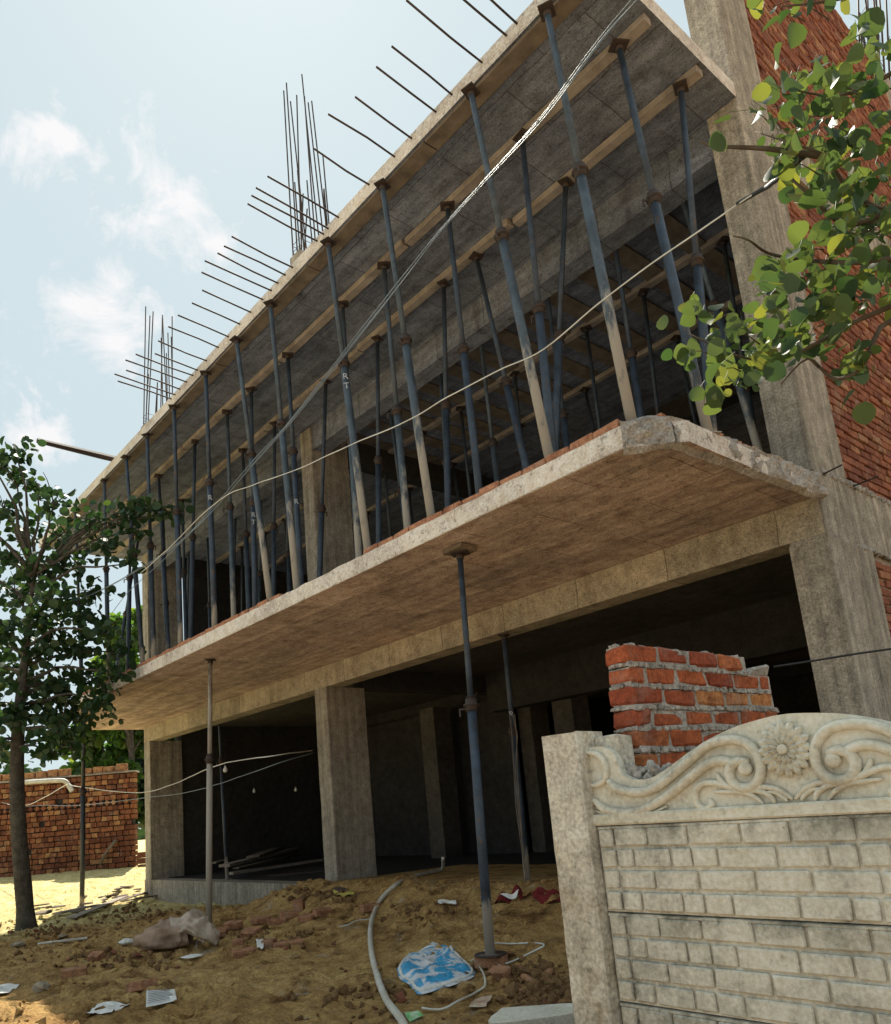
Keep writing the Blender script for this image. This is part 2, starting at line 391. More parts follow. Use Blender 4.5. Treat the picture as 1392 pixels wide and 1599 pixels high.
# pale ground strip added behind the camera to bounce light onto the front
b = MB(); rx = [-60+i*1.0 for i in range(101)]; ry = [-9.5+i*.5 for i in range(19)]
b.add([(x, y, .36+.015*noise.noise(Vector((x, y, 0)))) for y in ry for x in rx], [(j*101+i, j*101+i+1, (j+1)*101+i+1, (j+1)*101+i) for j in range(18) for i in range(100)], True)
tag(b.build('bounce_strip', M['bounce_strip']), 'pale unseen ground strip added to bounce light', None, None, 'structure')
b = MB(); rg = random.Random(9)
for i in range(5200):
    d_ = rg.uniform(13.5, 22.5); a_ = rg.uniform(1.92, 2.92); x, y = math.cos(a_)*d_, math.sin(a_)*d_
    if y > YB-.3 and x > -17.5: continue
    if noise.noise(Vector((x*.9, y*.9, 5))) < -.05: continue
    z = G(x, y); h_ = rg.uniform(.015, .05); t_ = rg.random()*3.1; q = Vector((math.cos(t_), math.sin(t_), 0))*.012
    p = Vector((x, y, z-.005)); b.add([p-q, p+q, p+Vector((rg.gauss(0, .02), rg.gauss(0, .02), h_))], [(0, 1, 2)])
tag(b.build('dry_grass', M['straw']), 'dry yellow grass on the sunny strip', None, None, 'stuff')
# ------------------------------------------------------------------ the building
BLD = thing('concrete_building', (XM, YB, .3), 'unfinished concrete frame building on dark steel props with a red brick side wall', 'building')
YBK = 17.5
def part(b, name, mat, parent=None): return b.build(name, mat, parent or BLD)
def sheet_rough(b, p0, ux, uy, nx, ny, amp, nrm, sc_=7):
    "rough cast face with real relief"
    p0, ux, uy, nrm = map(Vector, (p0, ux, uy, nrm)); vs = []
    for j in range(ny+1):
        for i in range(nx+1):
            p = p0+ux*(i/nx)+uy*(j/ny)
            e = 0 if 0 < j < ny else .5
            vs.append(p+nrm*amp*(noise.noise(p*sc_)+.6*noise.noise(p*sc_*2.7)))
    b.add(vs, [(j*(nx+1)+i, j*(nx+1)+i+1, (j+1)*(nx+1)+i+1, (j+1)*(nx+1)+i) for j in range(ny) for i in range(nx)], True)
# plinth and ground floor
b = MB(); b.box((XL-CW-.02, YB-.012, -.2), (XR+.012, YB+.3, ZP)); part(b, 'plinth', M['conc'])
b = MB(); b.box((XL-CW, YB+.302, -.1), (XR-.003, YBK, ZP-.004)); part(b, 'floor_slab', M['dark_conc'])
# lower slab with chamfered corners
def slab(poly, z0, t, name, mats):
    b = MB(); n = len(poly)
    b.add([(x, y, z0) for x, y in poly], [tuple(range(n))[::-1]], mi=0)
    b.add([(x, y, z0+t) for x, y in poly], [tuple(range(n))], mi=1)
    for i in range(n):
        (x0, y0), (x1, y1) = poly[i], poly[(i+1) % n]
        b.add([(x0, y0, z0), (x1, y1, z0), (x1, y1, z0+t), (x0, y0, z0+t)], [(0, 1, 2, 3)], mi=1)
    return part(b, name, mats)
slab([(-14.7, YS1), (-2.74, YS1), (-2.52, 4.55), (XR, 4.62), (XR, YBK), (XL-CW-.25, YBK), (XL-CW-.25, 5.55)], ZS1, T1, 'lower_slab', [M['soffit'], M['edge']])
# broken mortar lumps on the right return of the slab
b = MB()
P1, P2, P3 = Vector((-2.76, YS1-.01, 0)), Vector((-2.52, 4.53, 0)), Vector((XR+.02, 4.62, 0)); P4 = Vector((XR+.02, 6.62, 0))
for A, B, n in ((P1, P2, 14), (P2, P4, 60)):
    d = (B-A); nn = Vector((d.y, -d.x, 0)).normalized(); nyy = 9; vs = []
    for j in range(nyy+1):
        for i in range(n+1):
            p = A+d*(i/n)+Vector((0, 0, ZS1-.035+(T1+.09)*j/nyy))
            q = p+nn*(.022+.035*noise.noise(p*6)+.03*noise.noise(p*17))
            if j in (0, nyy): q = p-nn*.03; q.z += .03*noise.noise(p*9)*(1 if j else .45)
            vs.append(q)
    b.add(vs, [(j*(n+1)+i, j*(n+1)+i+1, (j+1)*(n+1)+i+1, (j+1)*(n+1)+i) for j in range(nyy) for i in range(n)], False)
part(b, 'mortar_edge', M['mortar'])
# rough mortar line along the front edge
b = MB(); n = 420; vs = []
for j in range(4):
    for i in range(n+1):
        x = -14.65+11.9*i/n; p = Vector((x, YS1, j*.3))
        vs.append((x, YS1-.006-.010*abs(noise.noise(p*9))-(.012 if j in (1, 2) else 0)*abs(noise.noise(p*21+Vector((3, 0, 0)))), ZS1+.004+(T1+.004)*j/3+(.010*noise.noise(p*5) if j in (3,) else 0)))
b.add(vs, [(j*(n+1)+i, j*(n+1)+i+1, (j+1)*(n+1)+i+1, (j+1)*(n+1)+i) for j in range(3) for i in range(n)], True)
part(b, 'slab_edge_render', M['edge'])
# brick course laid along the slab edge
b = MB(); bm_ = MB()
x = -2.78
while x > -14.5:
    l = rnd.uniform(.205, .235); gap = (-7.3 < x < -5.75)
    if not gap:
        z = ZS1+T1+.008
        b = MB(); b.bbox((x-l, YS1+.012+rnd.uniform(-.012, .012), z), (x, YS1+.125, z+rnd.uniform(.055, .068)), .008, jit=.005); part(b, 'edge_brick', M['brick_worn'])
        bm_.box((x-l-.02, YS1+.022, z-.012), (x, YS1+.12, z+.02), .003)
    x -= l+.012
A, B = Vector((-2.62, 4.5, 0)), Vector((XR-.07, 6.35, 0)); s_ = 0; Ld = (B-A).length; d = (B-A)/Ld
while s_ < Ld-.2:
    ang = math.atan2(d.y, d.x); mt = Matrix.Translation(A+d*s_+Vector((0, 0, ZS1+T1+.02+rnd.uniform(-.01, .01)))) @ Matrix.Rotation(ang+rnd.uniform(-.05, .05), 4, 'Z')
    b = MB(); b.bbox((0, -.055, 0), (.115, .055, .065), .01, mt, .008); s_ += .128; part(b, 'edge_brick', M['brick_worn'])
tag(part(bm_, 'mortar_bed', M['mortar']), kind='stuff')
# upper slab: board-marked, with a lip of planks at the edge
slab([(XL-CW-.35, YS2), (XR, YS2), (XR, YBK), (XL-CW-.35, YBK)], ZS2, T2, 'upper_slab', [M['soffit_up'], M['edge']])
b = MB(); b.box((XL-CW+.01, YB+.303, ZS1-.012), (XR-.31, YBK-.26, ZS1-.004)); part(b, 'inner_soffit_shade', M['inner_shade_conc'])  # thin dark layer under the slab, painting the shade inside
# front beams + cross beams
b = MB(); b.box((XL-CW+.002, YB-.003, ZBM), (XR-.004, YB+.30, ZS1-.001)); part(b, 'front_beam', M['beam'])
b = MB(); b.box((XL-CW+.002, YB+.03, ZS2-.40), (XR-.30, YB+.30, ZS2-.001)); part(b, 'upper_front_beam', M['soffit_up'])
for yy in (11.2, 15.8):
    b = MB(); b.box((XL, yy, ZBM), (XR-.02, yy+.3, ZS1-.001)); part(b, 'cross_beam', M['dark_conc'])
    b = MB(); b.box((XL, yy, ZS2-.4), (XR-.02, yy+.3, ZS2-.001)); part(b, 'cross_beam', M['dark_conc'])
for xx in (XM-.31, XL-.31):
    for z0, z1 in ((ZBM, ZS1), (ZS2-.4, ZS2)):
        b = MB(); b.box((xx+.003, YB+CD, z0-.003), (xx+.305, YBK-.3, z1-.001)); part(b, 'cross_beam', M['dark_conc'])
b = MB(); b.box((XR-.30, YB-.0, ZBM-.03), (XR+.012, YBK, ZS1+T1+.08)); part(b, 'side_beam', M['conc'])
b = MB(); b.box((XR-.30, YB+CD, ZS2-.3), (XR+.008, YBK, ZS2+T2+.03)); part(b, 'side_beam', M['conc'])
# columns
def column(x1, y0, z0, z1, mat, w=CW, dd=CD):
    b = MB(); zs = [z0+(z1-z0)*i/10 for i in range(11)]; w2 = w; vs = []
    for z in zs:
        for (x, y) in ((x1-w, y0), (x1-.012, y0), (x1, y0+.012), (x1, y0+dd), (x1-w, y0+dd)):
            j = .004
            vs.append((x+rnd.uniform(-j, j), y+rnd.uniform(-j, j), z))
    n = 5; fs = [(i*n+k_, i*n+(k_+1) % n, (i+1)*n+(k_+1) % n, (i+1)*n+k_) for i in range(10) for k_ in range(n)]
    fs += [tuple(range(n))[::-1], tuple(range(10*n, 11*n))]
    b.add(vs, fs); return part(b, 'column', mat)
colM = column(XM, YB, ZP, ZBM, M['conc']); column(XL, YB, ZP, ZBM, M['conc'])
column(XR+.02, YB-.01, -.1, ZBM-.031, M['conc'], CW+.02, CD+.18)
column(XM-.003, YB-.004, ZS1+T1, ZS2, M['conc']); column(XL-.003, YB-.004, ZS1+T1, ZS2, M['conc'])
column(XR+.005, YB-.012, ZS1+T1+.081, ZTOP+1.2, M['conc'], CW, CD-.03)
topM = column(XM, YB, ZS2+T2, ZTOP, M['conc']); topL = column(XL, YB, ZS2+T2, ZTOP-.1, M['conc'])
for xx in (XR-.15, XM, XL):
    for yy in (11.1, 15.7):
        column(xx, yy, ZP-.004, ZBM, M['inner_shade_conc'], .32, .5)
        column(xx, yy, ZS1+T1, ZS2-.4, M['inner_shade_conc'], .32, .5)
topR = column(XR-.02, 12.2, ZS2+T2+.05, 11.9, M['conc'], .3, .5)
# door-side pier deeper inside the ground floor
for px in ((657, 706), (866, 893)):
    a = at(px[0], 1135, 'y', 10.2); c_ = at(px[1], 1135, 'y', 10.4); 
    b = MB(); b.box((a.x, 10.2, ZP), (a.x+.42, 10.65, ZBM)); part(b, 'inner_pier', M['inner_shade_conc'])
b = MB(); b.box((XM+.1, 9.9, 3.12), (XR-.5, 10.19, ZS1-.002)); part(b, 'inner_beam', M['dark_conc'])
# inner and rear walls
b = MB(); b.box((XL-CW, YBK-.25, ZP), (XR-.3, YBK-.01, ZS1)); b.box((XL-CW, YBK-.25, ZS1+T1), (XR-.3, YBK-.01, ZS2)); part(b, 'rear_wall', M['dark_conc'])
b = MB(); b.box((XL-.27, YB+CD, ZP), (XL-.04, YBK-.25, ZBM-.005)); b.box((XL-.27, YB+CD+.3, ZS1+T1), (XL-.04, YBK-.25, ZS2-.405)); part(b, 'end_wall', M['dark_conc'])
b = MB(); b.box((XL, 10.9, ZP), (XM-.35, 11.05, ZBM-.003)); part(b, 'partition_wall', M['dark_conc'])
# brick infill of the side wall, real bricks in english-ish bond
def brick_sheet(b, x, y0, y1, z0, z1, pitch=.083, L_=.235, gap=.013, face=.0, out=+1):
    r_ = 0; z = z0
    while z+.06 < z1:
        y = y0 - (L_/2 if r_ % 2 else 0)
        while y < y1:
            a = max(y, y0); c_ = min(y+L_-gap, y1)
            if c_-a > .03:
                o = rnd.uniform(-.010, .008)
                b.bbox((x-.11, a, z), (x+o, c_, z+pitch-gap-rnd.uniform(0, .004)), .006, jit=.0035)
            y += L_
        z += pitch; r_ += 1
for z0, z1, y1 in ((ZS1+T1+.10, ZS2-.31, 14.5), (ZS2+T2+.05, 11.78, 12.2)):
    b = MB(); brick_sheet(b, XR-.01, YB+CD-.03, y1, z0, z1); w = part(b, 'brick_infill', M['brick'])
    b = MB(); b.box((XR-.22, YB+CD-.04, z0-.01), (XR-.038, y1+.01, z1-.02)); b.build('joint_mortar', M['dark_conc'], w)
b = MB(); brick_sheet(b, XR-.02, YB+CD+.12, 14.5, ZP, ZBM-.06); w = part(b, 'brick_infill', M['brick_dusty'])
b = MB(); b.box((XR-.24, YB+CD+.1, ZP-.3), (XR-.04, 14.6, ZBM-.035)); b.build('joint_mortar', M['mortar'], w)
# lumps along the beam / wall joints on the side
b = MB()
for i in range(150):
    y = rnd.uniform(YB+.1, 9.6); z = rnd.choice((ZS1+T1+.09, ZS1+T1+.09, ZBM-.03)); s_ = rnd.uniform(.012, .035)
    b.bbox((XR-.02, y, z-s_), (XR+.012+s_*.6, y+s_*2, z+s_), s_*.45, jit=s_*.3)
tag(part(b, 'mortar_lumps', M['mortar']), kind='stuff')
b = MB(); b.tube([at(1285, 741, 'x', XR+.0), at(1315, 726, 'x', XR+.25)], .007, 6); part(b, 'stub_bar', M['rust'])
b = MB(); b.tube([at(1330, 760, 'x', XR+.0), at(1372, 744, 'x', XR+.3)], .007, 6); part(b, 'stub_bar', M['rust'])
# slab bars sticking out of the roof edge
bars = [((635, 0), 748), ((612, 72), 700), ((588, 104), 675), ((555, 151), 638), ((513, 178), 605), ((491, 232), 575), ((418, 275), 530), ((400, 293), 515), ((393, 305), 503), ((387, 318), 488),
        ((362, 369), 450), ((350, 384), 442), ((340, 395), 432), ((320, 407), 420), ((315, 425), 410), ((316, 453), 395), ((300, 473), 374), ((278, 492), 355), ((263, 510), 340), ((247, 532), 325),
        ((242, 552), 312), ((212, 553), 300), ((196, 562), 294), ((197, 578), 288), ((179, 584), 284), ((184, 595), 275), ((710, 0), 775), ((750, 0), 800)]
for (tp, bx) in bars:
    t = at(tp[0], tp[1], 'z', ZS2+T2+.005)
    if tp[0] in (710, 750): t = at(tp[0]+(tp[0]-bx)*.4, tp[1]-36, 'z', ZS2+T2)
    q = Vector((t.x+rnd.uniform(-.02, .02), YS2+.1, ZS2+T2-.06)); e = Vector((t.x, t.y, t.z+.0))
    mid = q.lerp(e, .5)+Vector((rnd.uniform(-.01, .01), 0, rnd.uniform(-.012, .012)))
    b = MB(); b.tube([q, mid, e], .0105, 6); part(b, 'slab_rebar', M['rust'])
for x_ in [-3.3-.42*i for i in range(2)]:
    pass
# starter bars
def starters(col, x1, y0, z0, tops, shorts, w=CW, dd=CD):
    k_ = 0
    for i, (px, py) in enumerate(tops+shorts):
        fx = [.06, .5, .94, .94, .94, .5, .06, .06][i % 8]; fy = [.08, .08, .08, .5, .92, .92, .92, .5][i % 8]
        if i >= len(tops): fx = rnd.random(); fy = rnd.random()
        bs = Vector((x1-w+fx*w, y0+fy*dd, z0-.05)); t = at(px, py, 'y', bs.y+.04)
        t.x = bs.x+max(-.35, min(.35, t.x-bs.x))*(.9 if i < len(tops) else .35)
        b = MB(); b.tube([bs, bs.lerp(t, .5)+Vector((rnd.uniform(-.012, .012), 0, 0)), t], .014, 6); b.build('starter_bar', M['rust'], col)
    for zz in (.12, .26):
        b = MB(); z = z0+zz; c4 = [(x1-w+.03, y0+.04, z), (x1-.03, y0+.04, z), (x1-.03, y0+dd-.04, z), (x1-w+.03, y0+dd-.04, z), (x1-w+.03, y0+.04, z)]
        b.tube(c4, .006, 5); b.build('stirrup', M['rust'], col)
starters(topM, XM, YB, ZTOP, [(443, 142), (447, 130), (464, 148), (475, 151), (483, 163), (480, 162), (446, 152), (449, 165)],
         [(449, 286), (452, 295), (466, 298), (470, 283), (484, 290), (498, 305), (502, 300), (493, 310)])
starters(topL, XL, YB, ZTOP-.1, [(228, 478), (235, 492), (244, 480), (254, 496), (269, 494), (262, 520), (240, 510)],
         [(226, 560), (235, 566), (243, 572), (252, 560), (265, 575), (248, 600)])
starters(topR, XR-.02, 12.2, 11.9, [(1345, -60), (1352, -60), (1362, -70), (1372, -60), (1385, -60), (1390, -80), (1368, -50)], [(1349, 20), (1356, 10), (1378, 15), (1388, 22)], .3, .5)

# ------------------------------------------------------------------ steel props
def letters(txt, p, axisz, nrm, h, parent):
    "painted letters, one above the other, on the tube side that faces nrm"
    right = axisz.cross(nrm)
    for i, ch in enumerate(txt):
        cu = bpy.data.curves.new('painted_letter', 'FONT'); cu.body = ch; cu.size = h; cu.extrude = .0006; cu.align_x = 'CENTER'
        to = bpy.data.objects.new('letter_curve', cu); COL.objects.link(to)
        me = bpy.data.meshes.new_from_object(to); me.name = 'painted_letter'; bpy.data.objects.remove(to); bpy.data.curves.remove(cu)
        o = bpy.data.objects.new('painted_letter', me); me.materials.clear(); me.materials.append(M['white_paint'])
        mt = Matrix((right, axisz, nrm)).transposed().to_4x4()
        mt.translation = p - axisz*(i*h*1.1) - parent.location
        COL.objects.link(o); o.parent = parent; o.matrix_local = mt
def prop(base, top, label, group, rl=.030, ru=.022, split=.5, mat='prop', text=None, head='plate', tie=False, tz=.52, lab_mat=None):
    base, top = Vector(base), Vector(top)
    root = thing('shoring_prop', base, label, 'prop', group)
    ax = (top-base).normalized(); Lg = (top-base).length; q = ax.to_track_quat('Z', 'Y').to_matrix().to_4x4()
    def M4(z): mt = q.copy(); mt.translation = base+ax*z; return mt
    P = lambda z: base+ax*z
    b = MB(); b.bbox((-.07, -.06, 0), (.07, .06, .008), .002, M4(0)); b.build('base_plate', M[mat], root)
    s_ = Lg*split
    b = MB(); b.tube([P(.006), P(s_*.5)+Vector((rnd.uniform(-.004, .004), rnd.uniform(-.004, .004), 0)), P(s_)], rl, 12); b.build('outer_tube', M[mat], root)
    b = MB(); b.tube([P(s_-.01), P((s_+Lg)/2), P(Lg-.01)], ru, 10); b.build('inner_tube', M[mat], root)
    b = MB(); b.tube([P(s_-.10), P(s_+.004)], rl*1.28, 12); b.tube([P(s_-.055), P(s_-.04)], rl*1.7, 12)
    h = M4(s_-.075); b.bbox((rl, -.007, -.005), (rl+.07, .007, .009), .002, h); b.bbox((rl+.055, -.007, -.06), (rl+.07, .007, -.005), .002, h)
    b.build('collar', M['rust'], root)
    if head == 'plate':
        b = MB(); b.bbox((-.075, -.06, Lg-.012), (.075, .06, Lg), .002, M4(0)); b.tube([P(Lg-.06), P(Lg-.011)], ru*1.3, 8)
        b.build('head_plate', M['rust'], root)
    if text:
        view = (CAMP-P(Lg*tz)); view -= ax*view.dot(ax); view.normalize()
        letters(text, P(Lg*tz)+view*(rl+.002 if tz < split else ru+.002), ax, view, .10, root)
    if tie:
        b = MB(); 
        for t_ in range(3):
            z = s_+.0+t_*.012; b.tube([P(z)+Vector((math.cos(a_/8*6.283), math.sin(a_/8*6.283), 0))*(ru*1.5) for a_ in range(9)], .004, 5)
        b.tube([P(s_+.01), P(s_+.03)+CR*.06+Vector((0, 0, .03))], .003, 5); b.build('tie_wire', M['rust'], root)
    return root
ZF = ZS1+T1; ZT = ZS2-.075          # prop feet / battens' underside
up = [(855, 22, 982, 635, 4.42), (735, 140, 855, 700, 4.42), (598, 298, 672, 795, 4.42), (513, 382, 572, 840, 4.42), (423, 485, 462, 905, 4.42), (370, 540, 420, 925, 4.42), (322, 600, 335, 970, 4.42),
      (272, 640, 282, 1000, 4.42), (230, 685, 240, 1020, 4.42), (197, 735, 222, 1028, 4.42), (163, 762, 170, 1070, 4.42), (118, 790, 128, 1080, 4.42),
      (968, 80, 1098, 641, 5.15), (817, 224, 862, 690, 5.15), (702, 350, 747, 755, 5.15), (600, 420, 635, 810, 5.15), (535, 480, 558, 830, 5.15), (450, 565, 470, 900, 5.15), (392, 600, 398, 930, 5.15), (355, 650, 365, 960, 5.15), (305, 700, 298, 985, 5.15), (248, 760, 262, 1000, 5.15), (205, 800, 200, 1040, 5.15),
      (1065, 145, 1110, 640, 5.95), (886, 298, 868, 680, 5.95), (745, 410, 818, 715, 5.95), (695, 460, 700, 770, 5.95), (590, 535, 592, 830, 5.95), (510, 610, 500, 890, 5.95), (430, 680, 428, 900, 5.95), (380, 720, 388, 930, 5.95), (285, 790, 290, 985, 5.95), (255, 820, 262, 1000, 5.95), (170, 830, 168, 1075, 5.95)]
rows = {4.42: 'front', 5.15: 'second', 5.95: 'third', 6.9: 'fourth', 8.2: 'fifth', 9.5: 'sixth'}
ordn = ['first', 'second', 'third', 'fourth', 'fifth', 'sixth', 'seventh', 'eighth', 'ninth', 'tenth', 'eleventh', 'twelfth', 'thirteenth']
cnt = {}
texts = {(513, 382): ('RT', .54), (322, 600): ('R', .5), (392, 600): ('RT', .46), (450, 565): ('R', .4)}
def plabel(yr, n, extra=''):
    return 'steel prop on the upper floor, %s from the right in the %s row%s' % (ordn[n], rows[yr], extra)
for (a, b_, c_, d_, yr) in up:
    ztop = ZT
    t = at(a, b_, 'z', ztop); t.y = yr; t.x = at(a, b_, 'y', yr).x if abs(at(a, b_, 'y', yr).z-ztop) < .3 else t.x
    yb = {4.42: 4.16, 5.15: 5.0, 5.95: 5.85}[yr]
    if yr == 4.42: yb = max(YS1+.19, yb)
    # plane through the camera holding both image points, met with the line y=yb, z=ZF
    nrm = ray(a, b_).cross(ray(c_, d_)); y_, z_ = yb, ZF
    x_ = CAMP.x-((y_-CAMP.y)*nrm.y+(z_-CAMP.z)*nrm.z)/nrm.x
    n = cnt.get(yr, 0); cnt[yr] = n+1
    tx = texts.get((a, b_))
    mt = rnd.choice(['prop', 'prop', 'prop_dirty']) if (a, b_) not in ((598, 298), (735, 140)) else 'prop_dirty'
    prop((x_, y_, z_), (t.x, yr, ztop), plabel(yr, n), 'shoring props under the upper slab', rl=rnd.uniform(.036, .040), ru=.027, split=rnd.uniform(.5, .62), mat=mt, text=tx and tx[0], tz=tx[1] if tx else .5)
for yr, x0, st in ((6.9, -3.2, 1.02), (8.2, -3.5, 1.1), (9.5, -3.6, 1.5)):
    for i in range(13 if yr < 9 else 9):
        x = x0-i*st+rnd.uniform(-.2, .2); n = cnt.get(yr, 0); cnt[yr] = n+1
        if XM-.5 < x < XM+.1 and yr < 7.4: x += .7
        prop((x+rnd.uniform(-.3, .45), yr-.1, ZF), (x, yr, ZT), plabel(yr, n), 'shoring props under the upper slab', rl=.037, ru=.026, split=rnd.uniform(.5, .6), mat='prop_dirty' if i % 3 == 0 else 'prop')
# timber battens carried by the props
nb = 0
for yr in (5.15, 5.95, 6.95, 8.2, 9.5):
    x = XR-.04
    while x > XL-.2:
        l = rnd.uniform(2.2, 3.2); x2 = max(x-l, XL-.3); dy = rnd.uniform(-.035, .035)
        b = MB(); ang = rnd.uniform(-.012, .012)
        z1 = ZS2-.003
        pts = [(x, yr-.05+dy, z1-.07), (x, yr+.05+dy, z1-.07), (x, yr+.05+dy, z1), (x, yr-.05+dy, z1)]
        b.bbox((x2+.03, yr-.052+dy, z1-.07), (x, yr+.052+dy, z1), .004, jit=.004)
        nb += 1; bo = b.build('timber_batten', M['wood_pale'])
        row = {5.15: 'second', 5.95: 'third', 6.95: 'fourth', 8.2: 'fifth', 9.5: 'sixth'}[yr]; k_ = cnt.get(('b', yr), 0); cnt[('b', yr)] = k_+1
        tag(bo, 'timber batten under the upper slab on the %s row of props, %s from the right' % (row, ordn[k_]), 'batten', 'timber battens under the upper slab')
        x = x2
# edge formwork boards
x = XR-.05; k_ = 0
while x > XL-.2:
    l = rnd.uniform(1.3, 2.4); x2 = max(x-l, XL-.5)
    b = MB(); b.bbox((x2+.015, YS2+.02, ZS2-.032), (x, YS2+.19, ZS2-.003), .004, jit=.006)
    tag(b.build('edge_board', M['wood']), 'formwork board below the upper slab front edge, %s from the right' % ordn[min(k_, 12)], 'board', 'formwork boards along the upper slab edge'); k_ += 1
    x = x2
# cross boards of the shuttering further in
k_ = 0
for i in range(24):
    x = -4.0-i*.5+rnd.uniform(-.1, .1); y0 = rnd.uniform(6.0, 6.4)
    if i >= 13: break
    b = MB(); b.bbox((x, 7.05, ZS2-.03), (x+.24, 9.4, ZS2-.003), .003, jit=.006)
    tag(b.build('shuttering_board', M['wood']), 'cross board of the shuttering inside the upper floor, %s from the right' % ordn[k_], 'board', 'shuttering boards under the upper slab'); k_ += 1
# props below the lower slab
def pyr(px, py, top, **k): pass
g0 = G(-9.98, 4.62)
prop((-10.02, 4.62, G(-10.02, 4.62)), (-9.95, 4.71, ZS1), 'tall tan steel prop under the lower slab beside the grey sack', None, rl=.040, ru=.030, split=.62, mat='prop_tan', tie=True)
gb = onG(768, 1512)
g1 = Vector((gb.x, gb.y, gb.z+.075))
prop(g1, (-4.81, 4.67, ZS1-.052), 'dark steel prop under the lower slab beside the torn blue bag', None, rl=.040, ru=.026, split=.60, mat='prop', tie=True, text=None)
b = MB(); b.bbox((-4.92, 4.57, ZS1-.05), (-4.68, 4.78, ZS1-.002), .005, jit=.01); tag(b.build('timber_pad', M['wood']), 'timber pad between the blue bag prop and the lower slab', 'timber pad')
b = MB(); mt = Matrix.Translation(gb) @ Matrix.Rotation(.5, 4, 'Z'); b.bbox((-.12, -.06, -.01), (.12, .07, .073), .008, mt, .006)
tag(b.build('support_brick', M['brick_dusty']), 'muddy brick under the foot of the dark prop by the blue bag', 'brick')
b = MB(); b.tube([g1+Vector((0, 0, .002)), g1+Vector((0, 0, .012))], .125, 16); tag(b.build('steel_disc', M['rust']), 'rusty round plate under the foot of the dark prop', 'plate')
p2 = at(826, 1392, 'z', ZP); p2t = at(788, 1000, 'z', ZBM)
p2 = at(826, 1392, 'y', YB+.1); p2t = at(788, 1000, 'y', YB+.12)
prop((p2.x, YB+.1, ZP), (p2t.x, YB+.12, ZBM), 'dark steel prop under the front beam with cable tied to it', None, rl=.038, ru=.030, split=.62, mat='prop', text='R', tz=.66)
p3 = at(355, 1372, 'y', 6.9)
prop((p3.x, 6.9, ZP), (at(342, 1132, 'y', 6.9).x, 6.9, ZBM+.3), 'thin steel prop standing on the plinth in the left bay', None, rl=.034, ru=.026, split=.7, mat='prop')
p4 = onG(128, 1415)
prop(p4, (at(118, 1120, 'z', ZS1).x, at(118, 1120, 'z', ZS1).y+.15, ZS1), 'black steel prop under the left corner of the lower slab', None, rl=.045, ru=.038, split=.62, mat='prop_black')
# cable hanging on the tied prop
b = MB(); base = [(798, 1115), (803, 1150), (800, 1200), (806, 1260), (812, 1320), (818, 1365), (820, 1390)]
for o_ in (0, 6, 11):
    b.tube([at(x+o_*.6+rnd.uniform(-3, 3), y, 'y', YB-.02) for x, y in base], .006, 5)
tag(b.build('hanging_cable', M['wood']), 'brown cable hanging down the prop under the front beam', 'cable')

# ------------------------------------------------------------------ boundary wall of precast panels
WY = 2.41; WZ = 1.472
FEN = thing('boundary_wall', (-1.99, WY, .2), 'pale precast boundary wall with brick pattern panels and lotus scroll top', 'wall')
z7 = lambda x, y: (850+x/2.568, 980+y/2.568)
PL, PLEN = -1.895, 1.50
for i, px in enumerate((-2.075, PL+PLEN+.0, PL+2*PLEN+.17)):
    b = MB(); h = 1.825 if i == 0 else 1.80
    vs = []; nz = 24
    for j in range(nz+1):
        z = .1+(h-.1)*j/nz
        for (x, y) in ((px, WY-.05), (px+.155, WY-.05), (px+.165, WY-.04), (px+.165, WY+.12), (px, WY+.12)):
            q = Vector((x, y, z)); e = .003
            vs.append(q+Vector((noise.noise(q*14)*e, noise.noise(q*14+Vector((5, 5, 5)))*e, (rnd.uniform(-.004, .004) if j == nz else 0))))
    n = 5; fs = [(a*n+c, a*n+(c+1) % n, (a+1)*n+(c+1) % n, (a+1)*n+c) for a in range(nz) for c in range(n)]+[tuple(range(n))[::-1], tuple(range(nz*n, nz*n+n))]
    b.add(vs, fs); b.build('post', M['post'], FEN)
b = MB(); b.bbox((-1.912, WY+.06, .2), (-1.80, WY+.16, 1.80), .006, jit=.004); b.build('back_post', M['post'], FEN)
def panel(x0, x1, zt, seed):
    rr = random.Random(seed); b = MB()
    b.box((x0, WY+.012, zt-.303), (x1, WY+.05, zt-.003))
    b.box((x0, WY+.03, zt-.03), (x1, WY+.045, zt+.02))
    b.bbox((x0, WY+.003, zt-.014), (x1, WY+.02, zt-.004), .003)
    for c in range(4):
        z1 = zt-.012-c*.0735; z0_ = z1-.064
        x = x0+.003; off = [.075, .13, .095, .15][c]
        js = [x0+.003]; xx = x0+.075
        js.append(xx)
        xx = x0+[.215, .15, .225, .16][c]
        alt = [(.165, .19), (.155, .085, .09, .2), (.175, .2), (.16, .08, .1, .21)][c]; k2 = 0
        while xx < x1-.05:
            js.append(xx); xx += alt[k2 % len(alt)]*rr.uniform(.95, 1.05); k2 += 1
        js.append(x1-.003)
        for a, e in zip(js, js[1:]):
            g = .005 if e-a > .05 else .003
            vs = []; yo = WY-.001+rr.uniform(-.0015, .0015)
            b.bbox((a+g, yo, z0_+rr.uniform(0, .003)), (e-g, WY+.014, z1-rr.uniform(0, .003)), .0045, jit=.0015)
    return b.build('brick_pattern_panel', M['precast'], FEN)
XC = at(*z7(960, 492), 'y', WY).x
for sct in range(2):
    x0 = PL+sct*(PLEN+.17)
    for k_ in range(4): panel(x0-.01, x0+PLEN, WZ-.305*k_, 3+k_+sct*5)
